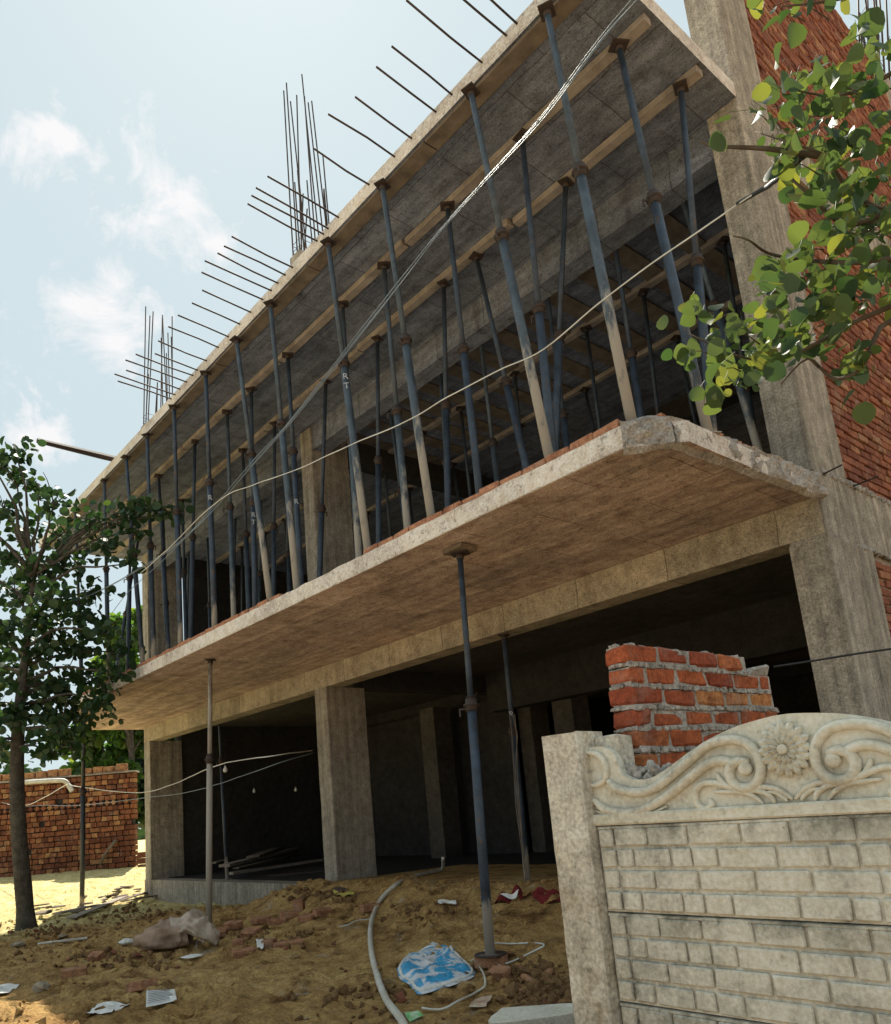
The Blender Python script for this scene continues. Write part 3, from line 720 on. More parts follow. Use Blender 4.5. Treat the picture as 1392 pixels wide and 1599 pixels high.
# scroll panel
z8 = lambda x, y: (880+x/2.71875, 1090+y/2.71875)
def OP(x, y, yo=0): p = at(*z8(x, y), 'y', WY+.012); return Vector((p.x, WY+yo, p.z))
def smooth(pts, n=5):
    out = []
    for i in range(len(pts)-1):
        p0, p1, p2, p3_ = pts[max(i-1, 0)], pts[i], pts[i+1], pts[min(i+2, len(pts)-1)]
        for t_ in range(n):
            t = t_/n; out.append(.5*((2*p1)+(-p0+p2)*t+(2*p0-5*p1+4*p2-p3_)*t*t+(-p0+3*p1-3*p2+p3_)*t**3))
    out.append(pts[-1]); return out
ORN = None
def scroll_panel(dx):
    mir = lambda p: Vector((2*XC-p.x, p.y, p.z))
    half = smooth([OP(*q) for q in ((92, 214), (150, 207), (200, 232), (228, 285), (243, 325), (300, 348), (370, 338), (440, 295), (520, 235), (600, 182), (700, 132), (800, 98), (900, 72), (935, 68))], 5)
    top = [p for p in half if p.x < XC-.012]+[Vector((XC, WY, half[-1].z))]
    full = top+[mir(p) for p in reversed(top[:-1])]
    zb = WZ-.001; b = MB()
    x0 = full[0].x; x1 = full[-1].x
    poly = [Vector((p.x+dx, WY+.022, p.z)) for p in full]
    lo = [Vector((p.x, p.y, zb)) for p in poly]; n = len(poly)
    bk = Vector((0, .035, 0))
    b.add(poly+lo, [(i, n+i, n+i+1, i+1) for i in range(n-1)], True)
    b.add([p+bk for p in poly+lo], [(i+1, n+i+1, n+i, i) for i in range(n-1)], True)
    b.add(poly+[p+bk for p in poly], [(i, i+1, n+i+1, n+i) for i in range(n-1)], True)
    b.add([lo[0], lo[-1], lo[-1]+bk, lo[0]+bk], [(0, 1, 2, 3)])
    b.add([poly[0], lo[0], lo[0]+bk, poly[0]+bk], [(0, 1, 2, 3)]); b.add([poly[-1], lo[-1], lo[-1]+bk, poly[-1]+bk], [(3, 2, 1, 0)])
    pan = b.build('scroll_panel', M['precast_clean'], FEN)
    b = MB(); b.bbox((x0+dx, WY-.004, zb), (x1+dx, WY+.03, zb+.042), .006, jit=.002); b.build('bottom_rail', M['precast_clean'], pan)
    S = [([(190, 350), (225, 383), (290, 400), (350, 398), (410, 370), (475, 318), (540, 262), (600, 210), (665, 183), (735, 178), (790, 200), (828, 250), (840, 310), (822, 360), (780, 383), (735, 372), (708, 335), (712, 290), (745, 268), (790, 270)], .0165),
         ([(128, 430), (170, 468), (240, 487), (320, 482), (400, 445), (480, 388), (550, 330), (610, 285), (660, 266), (705, 272), (722, 285)], .0165),
         ([(620, 432), (633, 450), (612, 470), (580, 462), (561, 425), (567, 385), (600, 362), (650, 362), (710, 378), (780, 392), (840, 385)], .011),
         ([(98, 232), (140, 238), (172, 270), (183, 315), (172, 350), (148, 368), (120, 372)], .012),
         ([(135, 478), (200, 500), (280, 503), (370, 490), (440, 460)], .006),
         ([(640, 400), (700, 398), (770, 402), (820, 425), (850, 452)], .008), ([(760, 400), (830, 395), (880, 418), (900, 448)], .009),
         ([(780, 385), (850, 378), (915, 390), (975, 430)], .009), ([(860, 400), (900, 402), (940, 425), (950, 440)], .007),
         ([(690, 310), (705, 345), (730, 370)], .012), ([(650, 320), (670, 352), (700, 372)], .010)]
    for mfun in ((lambda p: p), mir):
        for pts, r_ in S:
            q = smooth([mfun(OP(*p, .013)) for p in pts], 4); n = len(q)
            b = MB(); b.tube([p+Vector((dx, 0, 0)) for p in q], [r_*(.55+.45*min(1, i/4, (n-1-i)/4)) for i in range(n)], 10, flat=(1, 1.15, 1))
            b.build('scroll', M['precast_clean'], pan)
        c_ = mfun(OP(775, 300, .012))+Vector((dx, 0, 0)); b = MB(); b.tube([c_+Vector((0, .02, 0)), c_+Vector((0, -.010, 0)), c_+Vector((0, -.015, 0))], [.022, .022, .014], 18); b.build('scroll_boss', M['precast_clean'], pan)
    # lotus
    fl = MB(); C0 = Vector((XC+dx, WY+.012, OP(935, 218).z))
    def petal(a, r0, r1, wd, lift, tip):
        d = Vector((math.cos(a), 0, math.sin(a))); s_ = Vector((-math.sin(a), 0, math.cos(a))); nn = Vector((0, -1, 0))
        pr = [(r0, .55, lift*.4), (r0+(r1-r0)*.45, 1, lift), (r0+(r1-r0)*.75, .8, lift), (r1, .04, tip)]
        vs = []
        for (rr_, ww, hh) in pr:
            vs += [C0+d*rr_-s_*wd*ww+nn*(hh*.45), C0+d*rr_+nn*(hh+.003), C0+d*rr_+s_*wd*ww+nn*(hh*.45)]
        n0 = len(vs); vs += [v+Vector((0, .02, 0)) for v in vs]
        fs = []
        for i in range(3):
            for k2 in range(2): fs.append((i*3+k2, i*3+k2+1, i*3+k2+4, i*3+k2+3))
            fs.append((i*3, i*3+3, n0+i*3+3, n0+i*3)); fs.append((i*3+2, n0+i*3+2, n0+i*3+5, i*3+5))
        fs.append((9, 10, 11, n0+11, n0+9))
        fl.add(vs, fs, False)
    for i in range(16): petal(2*math.pi*i/16, .045, .088, .0128, .013, .004)
    for i in range(16): petal(2*math.pi*(i+.5)/16, .03, .073, .0115, .017, .010)
    for i in range(14): petal(2*math.pi*(i+.25)/14, .012, .047, .0088, .022, .018)
    fl.tube([C0+Vector((0, -.005, 0)), C0+Vector((0, -.023, 0)), C0+Vector((0, -.0245, 0))], [.016, .0155, .013], 16)
    fl.build('lotus_flower', M['precast_clean'], pan)
scroll_panel(0); scroll_panel(PLEN+.17)
# ------------------------------------------------------------------ rough brick pier behind the boundary wall
c0 = atd(976.6, 1003, 3.16)
PX, PY, PZ = c0.x, c0.y, c0.z
PW = 0.118
PIER = thing('brick_pier', (PX-PW/2, PY+.5, .3), 'half-built red brick pier with thick mortar behind the boundary wall', 'pier')
b = MB(); mo = MB(); pitch = .0865
z = PZ-.078; r_ = 0
while z > .3:
    yl = PY+(.975 if r_ == 0 else 1.19)
    y = PY; first = .235 if r_ % 2 == 0 else .125; j = 0
    while y < yl-.03:
        l = (first if j == 0 else rnd.uniform(.225, .245)); e = min(y+l, yl)
        if e-y > .04:
            b.bbox((PX-PW, y+rnd.uniform(0, .006), z+rnd.uniform(-.002, .003)), (PX+rnd.uniform(-.007, .007), e-.018, z+.070+rnd.uniform(-.003, .004)), .011, jit=.007)
        y += l; j += 1
    mo.box((PX-PW+.012, PY+.012, z-.02), (PX-.008, yl-.012, z+.071))
    for k2 in range(44):       # squeezed mortar lips
        yy = rnd.uniform(PY, yl-.05); s_ = rnd.uniform(.004, .011)
        mo.bbox((PX-.014, yy, z-.016-s_*.5), (PX+s_*.8-.003, yy+s_*rnd.uniform(2, 6), z+s_*.5-.004), s_*.35, jit=s_*.5)
    for k2 in range(6):
        xx = rnd.uniform(PX-PW, PX-.04); s_ = rnd.uniform(.004, .010)
        mo.bbox((xx, PY-s_*.6+.004, z-.014), (xx+s_*3, PY+.02, z+s_*.3-.004), s_*.3, jit=s_*.4)
    z -= pitch; r_ += 1
b.build('bricks', M['brick_bright'], PIER)
for k2 in range(40):
    s_ = rnd.uniform(.004, .010); xx = rnd.uniform(PX-PW, PX-.03); yy = rnd.uniform(PY, PY+.95); mo.bbox((xx, yy, PZ-.01), (xx+s_*2.5, yy+s_*3, PZ+s_*.6), s_*.3, jit=s_*.4)
mo.bbox((PX-PW+.01, PY+.99, PZ-.09), (PX-.005, PY+1.2, PZ-.045), .012, jit=.016)
mo.build('mortar', M['mortar'], PIER)
# rubble on the wall top by the pier
b = MB()
for k2 in range(70):
    p = Vector((rnd.uniform(-1.80, -1.60), WY+rnd.uniform(.07, .20), 1.62)); s_ = rnd.uniform(.008, .02); p.z += rnd.uniform(0, .05)
    mt = Matrix.Translation(p) @ Matrix.Rotation(rnd.random()*6, 4, (rnd.random(), rnd.random(), rnd.random()+.1)); b.bbox((-s_, -s_, -s_*.7), (s_, s_, s_*.7), s_*.35, mt, s_*.3)
b.bbox((-1.83, WY+.065, .3), (-1.56, WY+.21, 1.62), .02, jit=.01)
tag(b.build('mortar_rubble', M['mortar']), 'grey mortar rubble heaped between the scroll panel and brick pier', 'rubble')

# ------------------------------------------------------------------ brick wall far left
BW0, BW1 = onG(-60, 1362), onG(210, 1352)
# straight run of wall, facing the camera
A = Vector((BW1.x, BW1.y, 0)); d = (Vector((BW0.x, BW0.y, 0))-A); 
dd = ray(105, 1355); side = Vector((-dd.y, dd.x, 0)).normalized()
DIST = 23.0
hd = Vector((ray(210, 1340).x, ray(210, 1340).y, 0)).normalized(); A = Vector((0, 0, 0))+hd*DIST
dirw = Vector((-.62, -.785, 0)).normalized()
BWL = thing('brick_wall', (A.x, A.y, .7), 'rough brick wall with a diagonal sawtooth course beyond the tree', 'wall')
zt_at = lambda px, py: CAMP.z+(ray(px, py).z/math.hypot(ray(px, py).x, ray(px, py).y))*DIST
ztop = zt_at(207, 1206); zbot = .45
ang = math.atan2(dirw.y, dirw.x); BT = Matrix.Translation((A.x, A.y, 0)) @ Matrix.Rotation(ang, 4, 'Z') @ Matrix.Scale(-1, 4, (0, 1, 0))
b = MB(); LW = 11.0; nrow = 20; ph = (ztop-zbot)/nrow
for r_ in range(nrow):
    z = zbot+r_*ph; s_ = rnd.uniform(-.1, 0)
    if r_ == 14:
        while s_ < LW:
            mt = BT @ Matrix.Translation((s_+.09, .02, z+ph/2)) @ Matrix.Rotation(R(45), 4, 'Y'); q = ph*.40
            b.bbox((-q, -.06, -q), (q, .25, q), .008, mt, .004); s_ += ph*1.22
        continue
    wv = rnd.choice((.12, .12, .13, .24))
    while s_ < LW:
        l = wv*rnd.uniform(.9, 1.1)*1.25
        if rnd.random() > .012:
            o = rnd.uniform(-.035, .02)
            b.bbox((max(s_, 0), o, z+.006), (s_+l-.014, .30, z+ph-.010-rnd.uniform(0, .008)), .008, BT, .006)
        s_ += l
b.build('brickwork', M['brick_stack'], BWL)
b = MB(); b.box((.05, .06, zbot), (LW, .26, ztop-.01), mat=BT); b.build('core', M['dark_conc'], BWL)
b = MB(); b.bbox((-.05, -.06, ztop), (LW, .34, ztop+.05), .01, BT, .01); b.build('coping', M['wood_pale'], BWL)
b = MB(); b.bbox((-.6, -.18, zbot-.05), (LW, .0, zbot+.10), .02, BT, .012); b.build('footing', M['brick_dusty'], BWL)
for i in range(14):
    s_ = .25+i*.30+rnd.uniform(-.03, .03)
    if i in (4, 9): continue
    b = MB(); b.bbox((s_, .02, ztop+.052), (s_+.26, .25, ztop+.052+rnd.uniform(.16, .21)), .01, BT, .01)
    tag(b.build('loose_brick', M['brick_stack']), 'loose red brick on top of the brick wall, %s from its right end' % ordn[min(i, 12)], 'brick', 'loose bricks on the brick wall')
b = MB()
for r_ in range(4):
    b.bbox((-.72+.05*r_, -.1, zbot+r_*.16), (-.42, .16, zbot+r_*.16+.14), .01, BT, .01); b.bbox((-.40, -.1, zbot+r_*.16), (-.10, .16, zbot+r_*.16+.14), .01, BT, .01)
tag(b.build('brick_pile', M['brick_stack']), 'small pile of red bricks at the right foot of the brick wall', 'brick pile')
def onwall(px, py, off=.05):
    d = ray(px, py); nrm = Vector((-dirw.y, dirw.x, 0)); P0 = Vector((A.x, A.y, 0)) - nrm*off*-1*(-1 if nrm.dot(CAMP-A) < 0 else 1)
    t = (P0-CAMP).dot(nrm)/d.dot(nrm); return CAMP+d*t
b = MB(); q = smooth([onwall(x, y, .15) for x, y in ((40, 1222), (70, 1220), (95, 1219), (104, 1222), (110, 1231), (113, 1236))], 4); b.tube(q, .065, 10)
tag(b.build('drain_pipe', M['pvc']), 'white plastic pipe with a bent end fixed near the brick wall top', 'pipe')
b = MB(); b.tube([onwall(156, 1350, .25), onwall(168, 1328, .18), onwall(182, 1312, .10)], [.05, .035, .055], 6); tag(b.build('timber_offcut', M['wood']), 'dark timber offcut leaning on the brick wall', 'timber')

# ------------------------------------------------------------------ trees
def leaf(b, p, size, nrm=None, lng=1.15, n=8, fold=.25, rg=rnd):
    nrm = nrm or Vector((rg.gauss(0, 1), rg.gauss(0, 1), rg.gauss(0, .8)+.6)).normalized()
    x = nrm.orthogonal().normalized(); x = Matrix.Rotation(rg.random()*6.28, 3, nrm) @ x; y = nrm.cross(x)
    vs = [p+nrm*0, p+x*size*lng*2*.98]
    st = ((0, 0), (.12, .62), (.38, 1), (.66, .92), (.88, .55), (1, .06))
    mid = [p+x*size*lng*2*t-nrm*size*.3*t*t for t, w in st]
    up_ = [mid[i]+y*size*st[i][1]+nrm*size*fold*st[i][1] for i in range(1, 6)]; dn = [mid[i]-y*size*st[i][1]+nrm*size*fold*st[i][1] for i in range(1, 6)]
    fs = [(0, 1, 6), (0, 11, 1)]
    for i in range(1, 5): fs += [(i, i+1, 6+i, 5+i), (i, 10+i, 11+i, i+1)]
    b.add(mid+up_+dn, fs, True)
def branch(b, p0, p1, r0, r1, sag=.1, n=6):
    p0, p1 = Vector(p0), Vector(p1); L_ = (p1-p0).length; pts = []
    for i in range(n+1):
        t = i/n; p = p0.lerp(p1, t); w = noise.noise_vector(p*2.1)*L_*.07*math.sin(math.pi*t); pts.append(p+w+Vector((0, 0, sag*L_*math.sin(math.pi*t))))
    b.tube(pts, [r0+(r1-r0)*i/n for i in range(n+1)], 7)
# left tree
tb = onG(42, 1448)
TR = thing('broadleaf_tree', tb, 'tall dark green leafy tree left of the building with a grey trunk', 'tree')
dep = (tb-CAMP).dot(_f)
tp = [tb+Vector((0, 0, -.15)), atd(40, 1430, dep), atd(36, 1380, dep), atd(30, 1310, dep), atd(27, 1240, dep), atd(27, 1170, dep), atd(32, 1090, dep-.1), atd(42, 1000, dep), atd(52, 900, dep)]
b = MB(); b.tube(smooth(tp, 4), [.26, .19, .165, .145, .135]+[.125]*4+[.12-.002*i for i in range(12)]+[.095-.0065*i for i in range(12)], 14)
trunk = None
cl = [(25, 703, 22), (20, 740, 22), (-15, 715, 25), (5, 795, 22), (62, 762, 20), (85, 788, 26), (40, 830, 28), (100, 830, 30), (150, 812, 26), (190, 800, 22), (225, 795, 22), (262, 800, 20), (60, 890, 34), (118, 878, 34), (170, 850, 22), (215, 832, 18), (25, 930, 30),
      (90, 935, 34), (148, 925, 22), (200, 880, 16), (15, 990, 38), (78, 1003, 42), (128, 1012, 34), (166, 985, 20), (30, 1062, 38), (90, 1075, 42), (142, 1065, 30), (60, 1122, 38), (118, 1120, 40), (150, 1095, 26), (112, 1168, 24), (70, 1175, 20), (10, 1120, 28), (190, 1020, 16),
      (-50, 800, 50), (-60, 900, 60), (-70, 1000, 60), (-50, 1100, 50), (-20, 1160, 22), (-20, 1040, 40), (15, 870, 22), (5, 1165, 14), (130, 965, 25), (60, 965, 25), (180, 1050, 20), (90, 1145, 30)]
lf = MB(); rg = random.Random(11)
for (x, y, r_) in cl:
    dz = rg.uniform(-.9, .9) if x < 200 else rg.uniform(-.5, .1)
    c_ = atd(x, y, dep+dz); rw = r_*(dep+dz)/FPX
    hub = tp[5].lerp(tp[8], max(0, min(1, (1180-y)/330.0)))
    branch(b, hub, c_, .022+.0004*r_, .008, .08)
    for q in range(3):
        e = c_+Vector((rg.gauss(0, 1), rg.gauss(0, 1), rg.gauss(0, 1)))*rw*.8; branch(b, c_, e, .011, .004, .05, 4)
    nl = int(6+r_*r_*.075)
    for q in range(nl):
        v = Vector((rg.gauss(0, .62), rg.gauss(0, .62), rg.gauss(0, .40)))*rw
        leaf(lf, c_+v, rg.uniform(.036, .068), fold=rg.uniform(0, .6), rg=rg)
b.build('trunk', M['bark'], TR); lf.build('crown', M['leaf'], TR)
# bright trees beyond the brick wall
def bushtree(px, py0, py1, wpx, dist, label, n=2600, mat='leaf_far', seed=1, size=.12, grp=None):
    rg = random.Random(seed); base = CAMP+Vector((ray(px, 1300).x, ray(px, 1300).y, 0)).normalized()*dist
    base.z = G(base.x, base.y, False); root = thing('leafy_tree', base, label, 'tree', grp)
    fd = (base-CAMP).dot(_f); top = CAMP.z+dist*ray(px, py0).z/math.hypot(*ray(px, py0).xy); bot = max(base.z+1.2, CAMP.z+dist*ray(px, py1).z/math.hypot(*ray(px, py1).xy))
    rw = wpx/FPX*fd; b = MB(); b.tube([base, base+Vector((.1, 0, (top-base.z)*.35)), base+Vector((0, 0, (top-base.z)*.75))], [.13, .10, .04], 9)
    lf = MB(); lobes = []
    for i in range(16):
        a = rg.random()*6.28; rr = rg.random()**.5*rw*.75; z = rg.uniform(bot, top-rw*.25)
        lobes.append((base+Vector((math.cos(a)*rr, math.sin(a)*rr, 0)), z, rw*rg.uniform(.25, .42)))
    for (c_, z, r_) in lobes:
        cc = Vector((c_.x, c_.y, z)); branch(b, base+Vector((0, 0, (top-base.z)*.4)), cc, .05, .015)
        for q in range(n//16):
            v = Vector((rg.gauss(0, 1), rg.gauss(0, 1), rg.gauss(0, .8))); v = v.normalized()*r_*rg.uniform(.5, 1.1); leaf(lf, cc+v, size*rg.uniform(.7, 1.2), rg=rg)
    b.build('trunk', M['bark'], root); lf.build('crown', M[mat], root)
bushtree(205, 950, 1250, 50, 27, 'bright green tree seen between the props left of the building', 4200, seed=3, size=.11)
bushtree(160, 1110, 1250, 75, 29, 'low bright green tree just above the brick wall', 3800, seed=5, size=.12)
bushtree(245, 1100, 1340, 50, 28, 'green tree hidden behind the left end of the building', 2400, seed=8, size=.13, mat='leaf')
bushtree(10, 1195, 1330, 60, 40, 'dark low tree far beyond the left end of brick wall', 2400, seed=6, size=.14, mat='leaf')
bushtree(-70, 1150, 1330, 80, 45, 'dark rounded tree far away at the left picture edge', 2400, seed=16, size=.16, mat='leaf')
# far treeline all round
b = MB(); rg = random.Random(4)
for i in range(5200):
    a = rg.uniform(1.2, 4.6); rr = rg.uniform(90, 115); p = Vector((math.cos(a)*rr, math.sin(a)*rr, rg.uniform(0, 5+2.5*noise.noise(Vector((a*9, 0, 0))))*1.0)); leaf(b, p, rg.uniform(.5, 1.1), rg=rg)
tag(b.build('distant_treeline', M['leaf']), 'far line of dark trees on the horizon', 'tree line', None, 'stuff')
# right tree: trunk out of frame, branches reaching in
RT = thing('bauhinia_tree', (.95, 2.2, .3), 'round-leaved sunlit tree reaching in from the right', 'tree')
b = MB(); tk = smooth([Vector((.95, 2.2, .2)), Vector((.92, 2.22, 1.2)), Vector((.80, 2.3, 2.3)), Vector((.55, 2.4, 3.3)), Vector((.3, 2.6, 4.4))], 4)
b.tube(tk, [.13-.005*i for i in range(len(tk))], 12)
D = 2.7
mains = [[(1500, 430), (1392, 478), (1330, 505), (1277, 535), (1215, 562), (1150, 555), (1075, 520)], [(1500, 330), (1392, 330), (1330, 300), (1290, 245), (1240, 225), (1180, 205)],
         [(1500, 420), (1392, 405), (1330, 410), (1250, 405), (1200, 395), (1170, 375), (1145, 368)], [(1470, 60), (1400, 110), (1340, 140), (1300, 150), (1240, 140)], [(1500, -60), (1380, -20), (1300, 0), (1220, 10)],
         [(1500, 560), (1392, 500), (1345, 575), (1300, 590), (1262, 560), (1220, 600)], [(1392, 330), (1320, 350), (1260, 300), (1205, 250)], [(1290, 245), (1200, 232), (1120, 228), (1092, 220)]]
for i, ln in enumerate(mains):
    q = smooth([atd(x, y, D+noise.noise(Vector((x*.01, y*.01, i)))*.25) for x, y in ln], 4)
    if ln[0][0] >= 1470: q = [tk[min(len(tk)-1, 8+i)]]+q
    n = len(q); b.tube(q, [.0095*(1-j/n)+.0018 for j in range(n)], 7)
lf = MB(); rg = random.Random(21)
cl = [(1230, 130), (1290, 115), (1330, 150), (1250, 190), (1300, 195), (1352, 125), (1382, 175), (1205, 185), (1350, 232), (1185, 178), (1225, 215), (1275, 160), (1320, 215), (1383, 245), (1210, 8), (1232, 20), (1250, 5), (1330, 40), (1345, 55), (1360, 85), (1290, 262), (1340, 285), (1372, 335), (1300, 330), (1262, 300),
      (1330, 372), (1382, 402), (1352, 355), (1383, 290), (1262, 392), (1222, 430), (1290, 432), (1352, 432), (1205, 455), (1382, 440), (1240, 490), (1182, 505), (1122, 500), (1085, 490), (1150, 515), (1100, 540), (1072, 548), (1135, 575), (1112, 612), (1200, 540), (1170, 555), (1250, 552), (1163, 590), (1292, 492), (1335, 475), (1383, 470),
      (1240, 520), (1215, 500), (1272, 470), (1318, 455), (1280, 530), (1322, 590), (1335, 560), (1280, 410), (1242, 440), (1225, 225), (1235, 250), (1265, 235), (1310, 130), (1312, 300), (1340, 320), (1365, 365), (1300, 360)]
for (x, y) in cl:
    dens = 5 if x < 1150 else rg.choice((5, 10, 13, 15))
    if y < 60: dens = 4
    r_ = 26 if x > 1150 else 20
    for q in range(dens):
        p = atd(x+rg.gauss(0, r_*.62), y+rg.gauss(0, r_*.62), D+rg.gauss(0, .22)); leaf(lf, p, rg.choice((.014, .020, .026, .032, .038))*rg.uniform(.85, 1.1), lng=rg.uniform(.8, 1.1), fold=rg.uniform(.05, .6), rg=rg); lf.tube([p, p+Vector((rg.gauss(0, .02), rg.gauss(0, .02), .03))], .0009, 3, caps=False)
    p0 = atd(x, y, D); p1 = atd(x+rg.uniform(10, 50), y+rg.uniform(-20, 25), D); b.tube([p0, p0.lerp(p1, .5)+Vector((0, 0, .008)), p1], [.0013, .0018, .003], 5)
for (x, y, s_) in ((1142, 218, .036), (1044, 515, .030), (1084, 490, .032), (1110, 618, .040), (1130, 570, .036), (1345, 200, .040), (1310, 215, .036), (1085, 548, .034), (1155, 502, .022), (1128, 512, .02)):
    for q in range(2 if s_ > .03 else 1):
        leaf(lf, atd(x-8, y, D-.05), s_, nrm=(-_f+Vector((rg.gauss(0, .4), rg.gauss(0, .4), rg.gauss(0, .4)))).normalized(), lng=.8, fold=.1, rg=rg)
for i in range(900):     # crown outside the picture
    a = rg.random()*6.28; rr = rg.random()**.5*1.5; p = Vector((1.0+math.cos(a)*rr*.9, 2.5+math.sin(a)*rr, rg.uniform(2.6, 5.2)))
    if ((p-CAMP).dot(CR)/(p-CAMP).dot(_f))*FPX+PCX > 1400 if (p-CAMP).dot(_f) > .1 else True: leaf(lf, p, rg.uniform(.02, .036), lng=.85, rg=rg)
b.build('trunk', M['bark_thin'], RT); lf.build('crown', M['leaf_near'], RT)

# ------------------------------------------------------------------ cables
def cable(pts, r_, mat, label, name='cable', tw=0):
    q = smooth(pts, 6); b = MB()
    if tw:
        for s_ in (0, math.pi):
            b.tube([p+(CR*math.cos(i*.12+s_)+CU*math.sin(i*.12+s_))*tw for i, p in enumerate(q)], r_, 6)
    else: b.tube([p+Vector((noise.noise(p*3), 0, noise.noise(p*3+Vector((4, 4, 4)))))*.008 for p in q], r_, 6)
    return tag(b.build(name, mat), label, 'cable')
CY_ = 3.55
cable([at(x, y, 'y', CY_) for x, y in ((1060, -70), (995, 0), (940, 62), (850, 182), (760, 280), (690, 360), (620, 450), (545, 545), (460, 652), (400, 720), (330, 800), (270, 855), (215, 890), (150, 925), (60, 960), (-60, 985))], .0038, M['wire_grey'], 'steel grey overhead cable running down from the picture top', tw=.0065)
cable([at(x, y, 'y', CY_+.05) for x, y in ((1030, -50), (985, 2), (930, 68), (840, 188), (755, 282), (680, 368), (600, 468), (540, 545), (450, 660), (398, 716), (335, 790), (262, 868), (200, 925), (170, 965))], .004, M['wire_grey'], 'thinner overhead cable running just under the grey one')
cable([at(x, y, 'y', 3.45) for x, y in ((1255, 243), (1215, 280), (1160, 315), (1085, 366), (1000, 425), (940, 470), (850, 545), (775, 580), (700, 620), (640, 655), (560, 690), (470, 730), (400, 756), (360, 770), (320, 800), (270, 850), (220, 895))], .0043, M['wire_white'], 'white wavy wire hanging across the upper props')
cable([atd(1255, 243, 2.72), atd(1220, 275, 2.9), at(1185, 300, 'y', 3.40), at(1150, 320, 'y', 3.45)], .010, M['wire_black'], 'black sleeved end of the white wire in the leaves')
cable([at(1208, 1042, 'y', PY+.85), at(1300, 1028, 'y', PY+.9), at(1392, 1012, 'y', PY+1.0), at(1700, 960, 'y', PY+1.3)], .005, M['wire_black'], 'dark line stretched from the brick pier to the right')
cable([at(x, y, 'y', 5.2) for x, y in ((-60, 1225), (0, 1252), (38, 1258), (70, 1245), (105, 1225), (118, 1228), (210, 1238), (270, 1225), (340, 1195), (430, 1180))]+[at(488, 1172, 'y', YB)], .008, M['wire_white'], 'pale wire crossing the yard into the left bay, upper one')
cable([at(x, y, 'y', 5.6) for x, y in ((-60, 1240), (0, 1262), (60, 1258), (120, 1258), (220, 1247), (300, 1236), (370, 1215), (440, 1190))]+[at(489, 1176, 'y', YB)], .007, M['wire_grey'], 'pale wire crossing the yard into the left bay, lower one')
for i, (x, y, s_) in enumerate(((352, 1200, .07), (397, 1234, .05), (462, 1232, .045))):
    p = at(x, y, 'y', 6.0 if i == 0 else 8.5); s_ = s_*(1 if i == 0 else 1.2)
    rt = thing('light_bulb', p, 'glass light bulb hanging in the left bay, %s from the left' % ordn[i], 'bulb', 'bulbs strung in the left bay')
    b = MB(); b.tube([p+Vector((0, 0, z_*s_)) for z_ in (-1.0, -.85, -.5, -.1, .3, .6)], [s_*.1, s_*.4, s_*.55, s_*.45, s_*.22, s_*.2], 12); b.build('glass', M['glass'], rt)
    b = MB(); b.tube([p+Vector((0, 0, .6*s_)), p+Vector((0, 0, 1.1*s_))], s_*.24, 8); b.tube([p+Vector((0, 0, 1.1*s_)), p+Vector((.0, 0, .25))], .003, 5); b.build('holder', M['wire_black'], rt)

# roof timber sticking out at the left
a_, b2 = at(58, 688, 'z', ZS2+T2+.06), at(183, 718, 'z', ZS2+T2+.06)
b = MB(); e = b2+(b2-a_).normalized()*.8; b.tube([a_, a_.lerp(e, .5), e], [.045, .06, .06], 5, smooth=False); tag(b.build('roof_pole', M['rust']), 'dark timber pole sticking out over the left roof edge', 'pole')

# ------------------------------------------------------------------ things lying on the ground
def brick_at(px, py, yaw, label, tilt=0, sink=.12, s=(.23, .11, .075), mat='brick_dusty', dz=0, name='loose_brick', grp='loose bricks on the earth'):
    p = onG(px, py); mt = Matrix.Translation(p+Vector((0, 0, s[2]*(.5-sink)+dz))) @ Matrix.Rotation(yaw, 4, 'Z') @ Matrix.Rotation(tilt, 4, 'X')
    b = MB(); b.bbox((-s[0]/2, -s[1]/2, -s[2]/2), (s[0]/2, s[1]/2, s[2]/2), .006, mt, .004)
    return tag(b.build(name, M[mat]), label, 'brick', grp)
brick_at(116, 1524, 1.25, 'brown brick lying alone left of the others near the stone', .1)
brick_at(222, 1546, 1.55, 'red brick half sunk in earth above the printed sheet', -.2)
brick_at(468, 1424, .9, 'upright red brick at the right end of the brick heap', 0, .1, (.12, .22, .16))
brick_at(408, 1444, 1.2, 'red brick at the left of the flat row on the mound', .05)
brick_at(432, 1444, 1.2, 'red brick in the middle of the flat row on the mound', .05)
brick_at(452, 1436, 1.2, 'red brick at the right of the flat row on the mound', .05)
brick_at(364, 1452, .4, 'reddish brick right of the grey sack', .2)
brick_at(372, 1476, 1.0, 'small brick fragment left of the white scrap', .1, s=(.12, .11, .07))
brick_at(380, 1492, 1.3, 'dark brick lying flat below the white scrap', .1, .35)
brick_at(421, 1480, .7, 'square brick bat right of the white scrap', 0, .1, (.13, .12, .09))
brick_at(452, 1478, 1.25, 'half-buried long brick at the right of the square bat', .1, .45, (.3, .12, .08))
brick_at(579, 1422, 1.4, 'red brick beside the curved pipe at the mound top', 0, .1)
brick_at(782, 1530, .2, 'muddy brick bat right below the prop foot', .3, .2, (.16, .1, .08))
brick_at(392, 1462, .3, 'tilted red brick between the two brick rows on the mound', .5)
brick_at(340, 1462, .8, 'red brick close to the foot of the tan prop', .3)
brick_at(480, 1440, .2, 'red brick just below the upright brick', .2)
brick_at(505, 1432, 1.5, 'red brick half a metre left of the cream hose', .2)
brick_at(150, 1500, .6, 'dark brick bat above the lone brown brick', .4, .1, (.14, .11, .075))
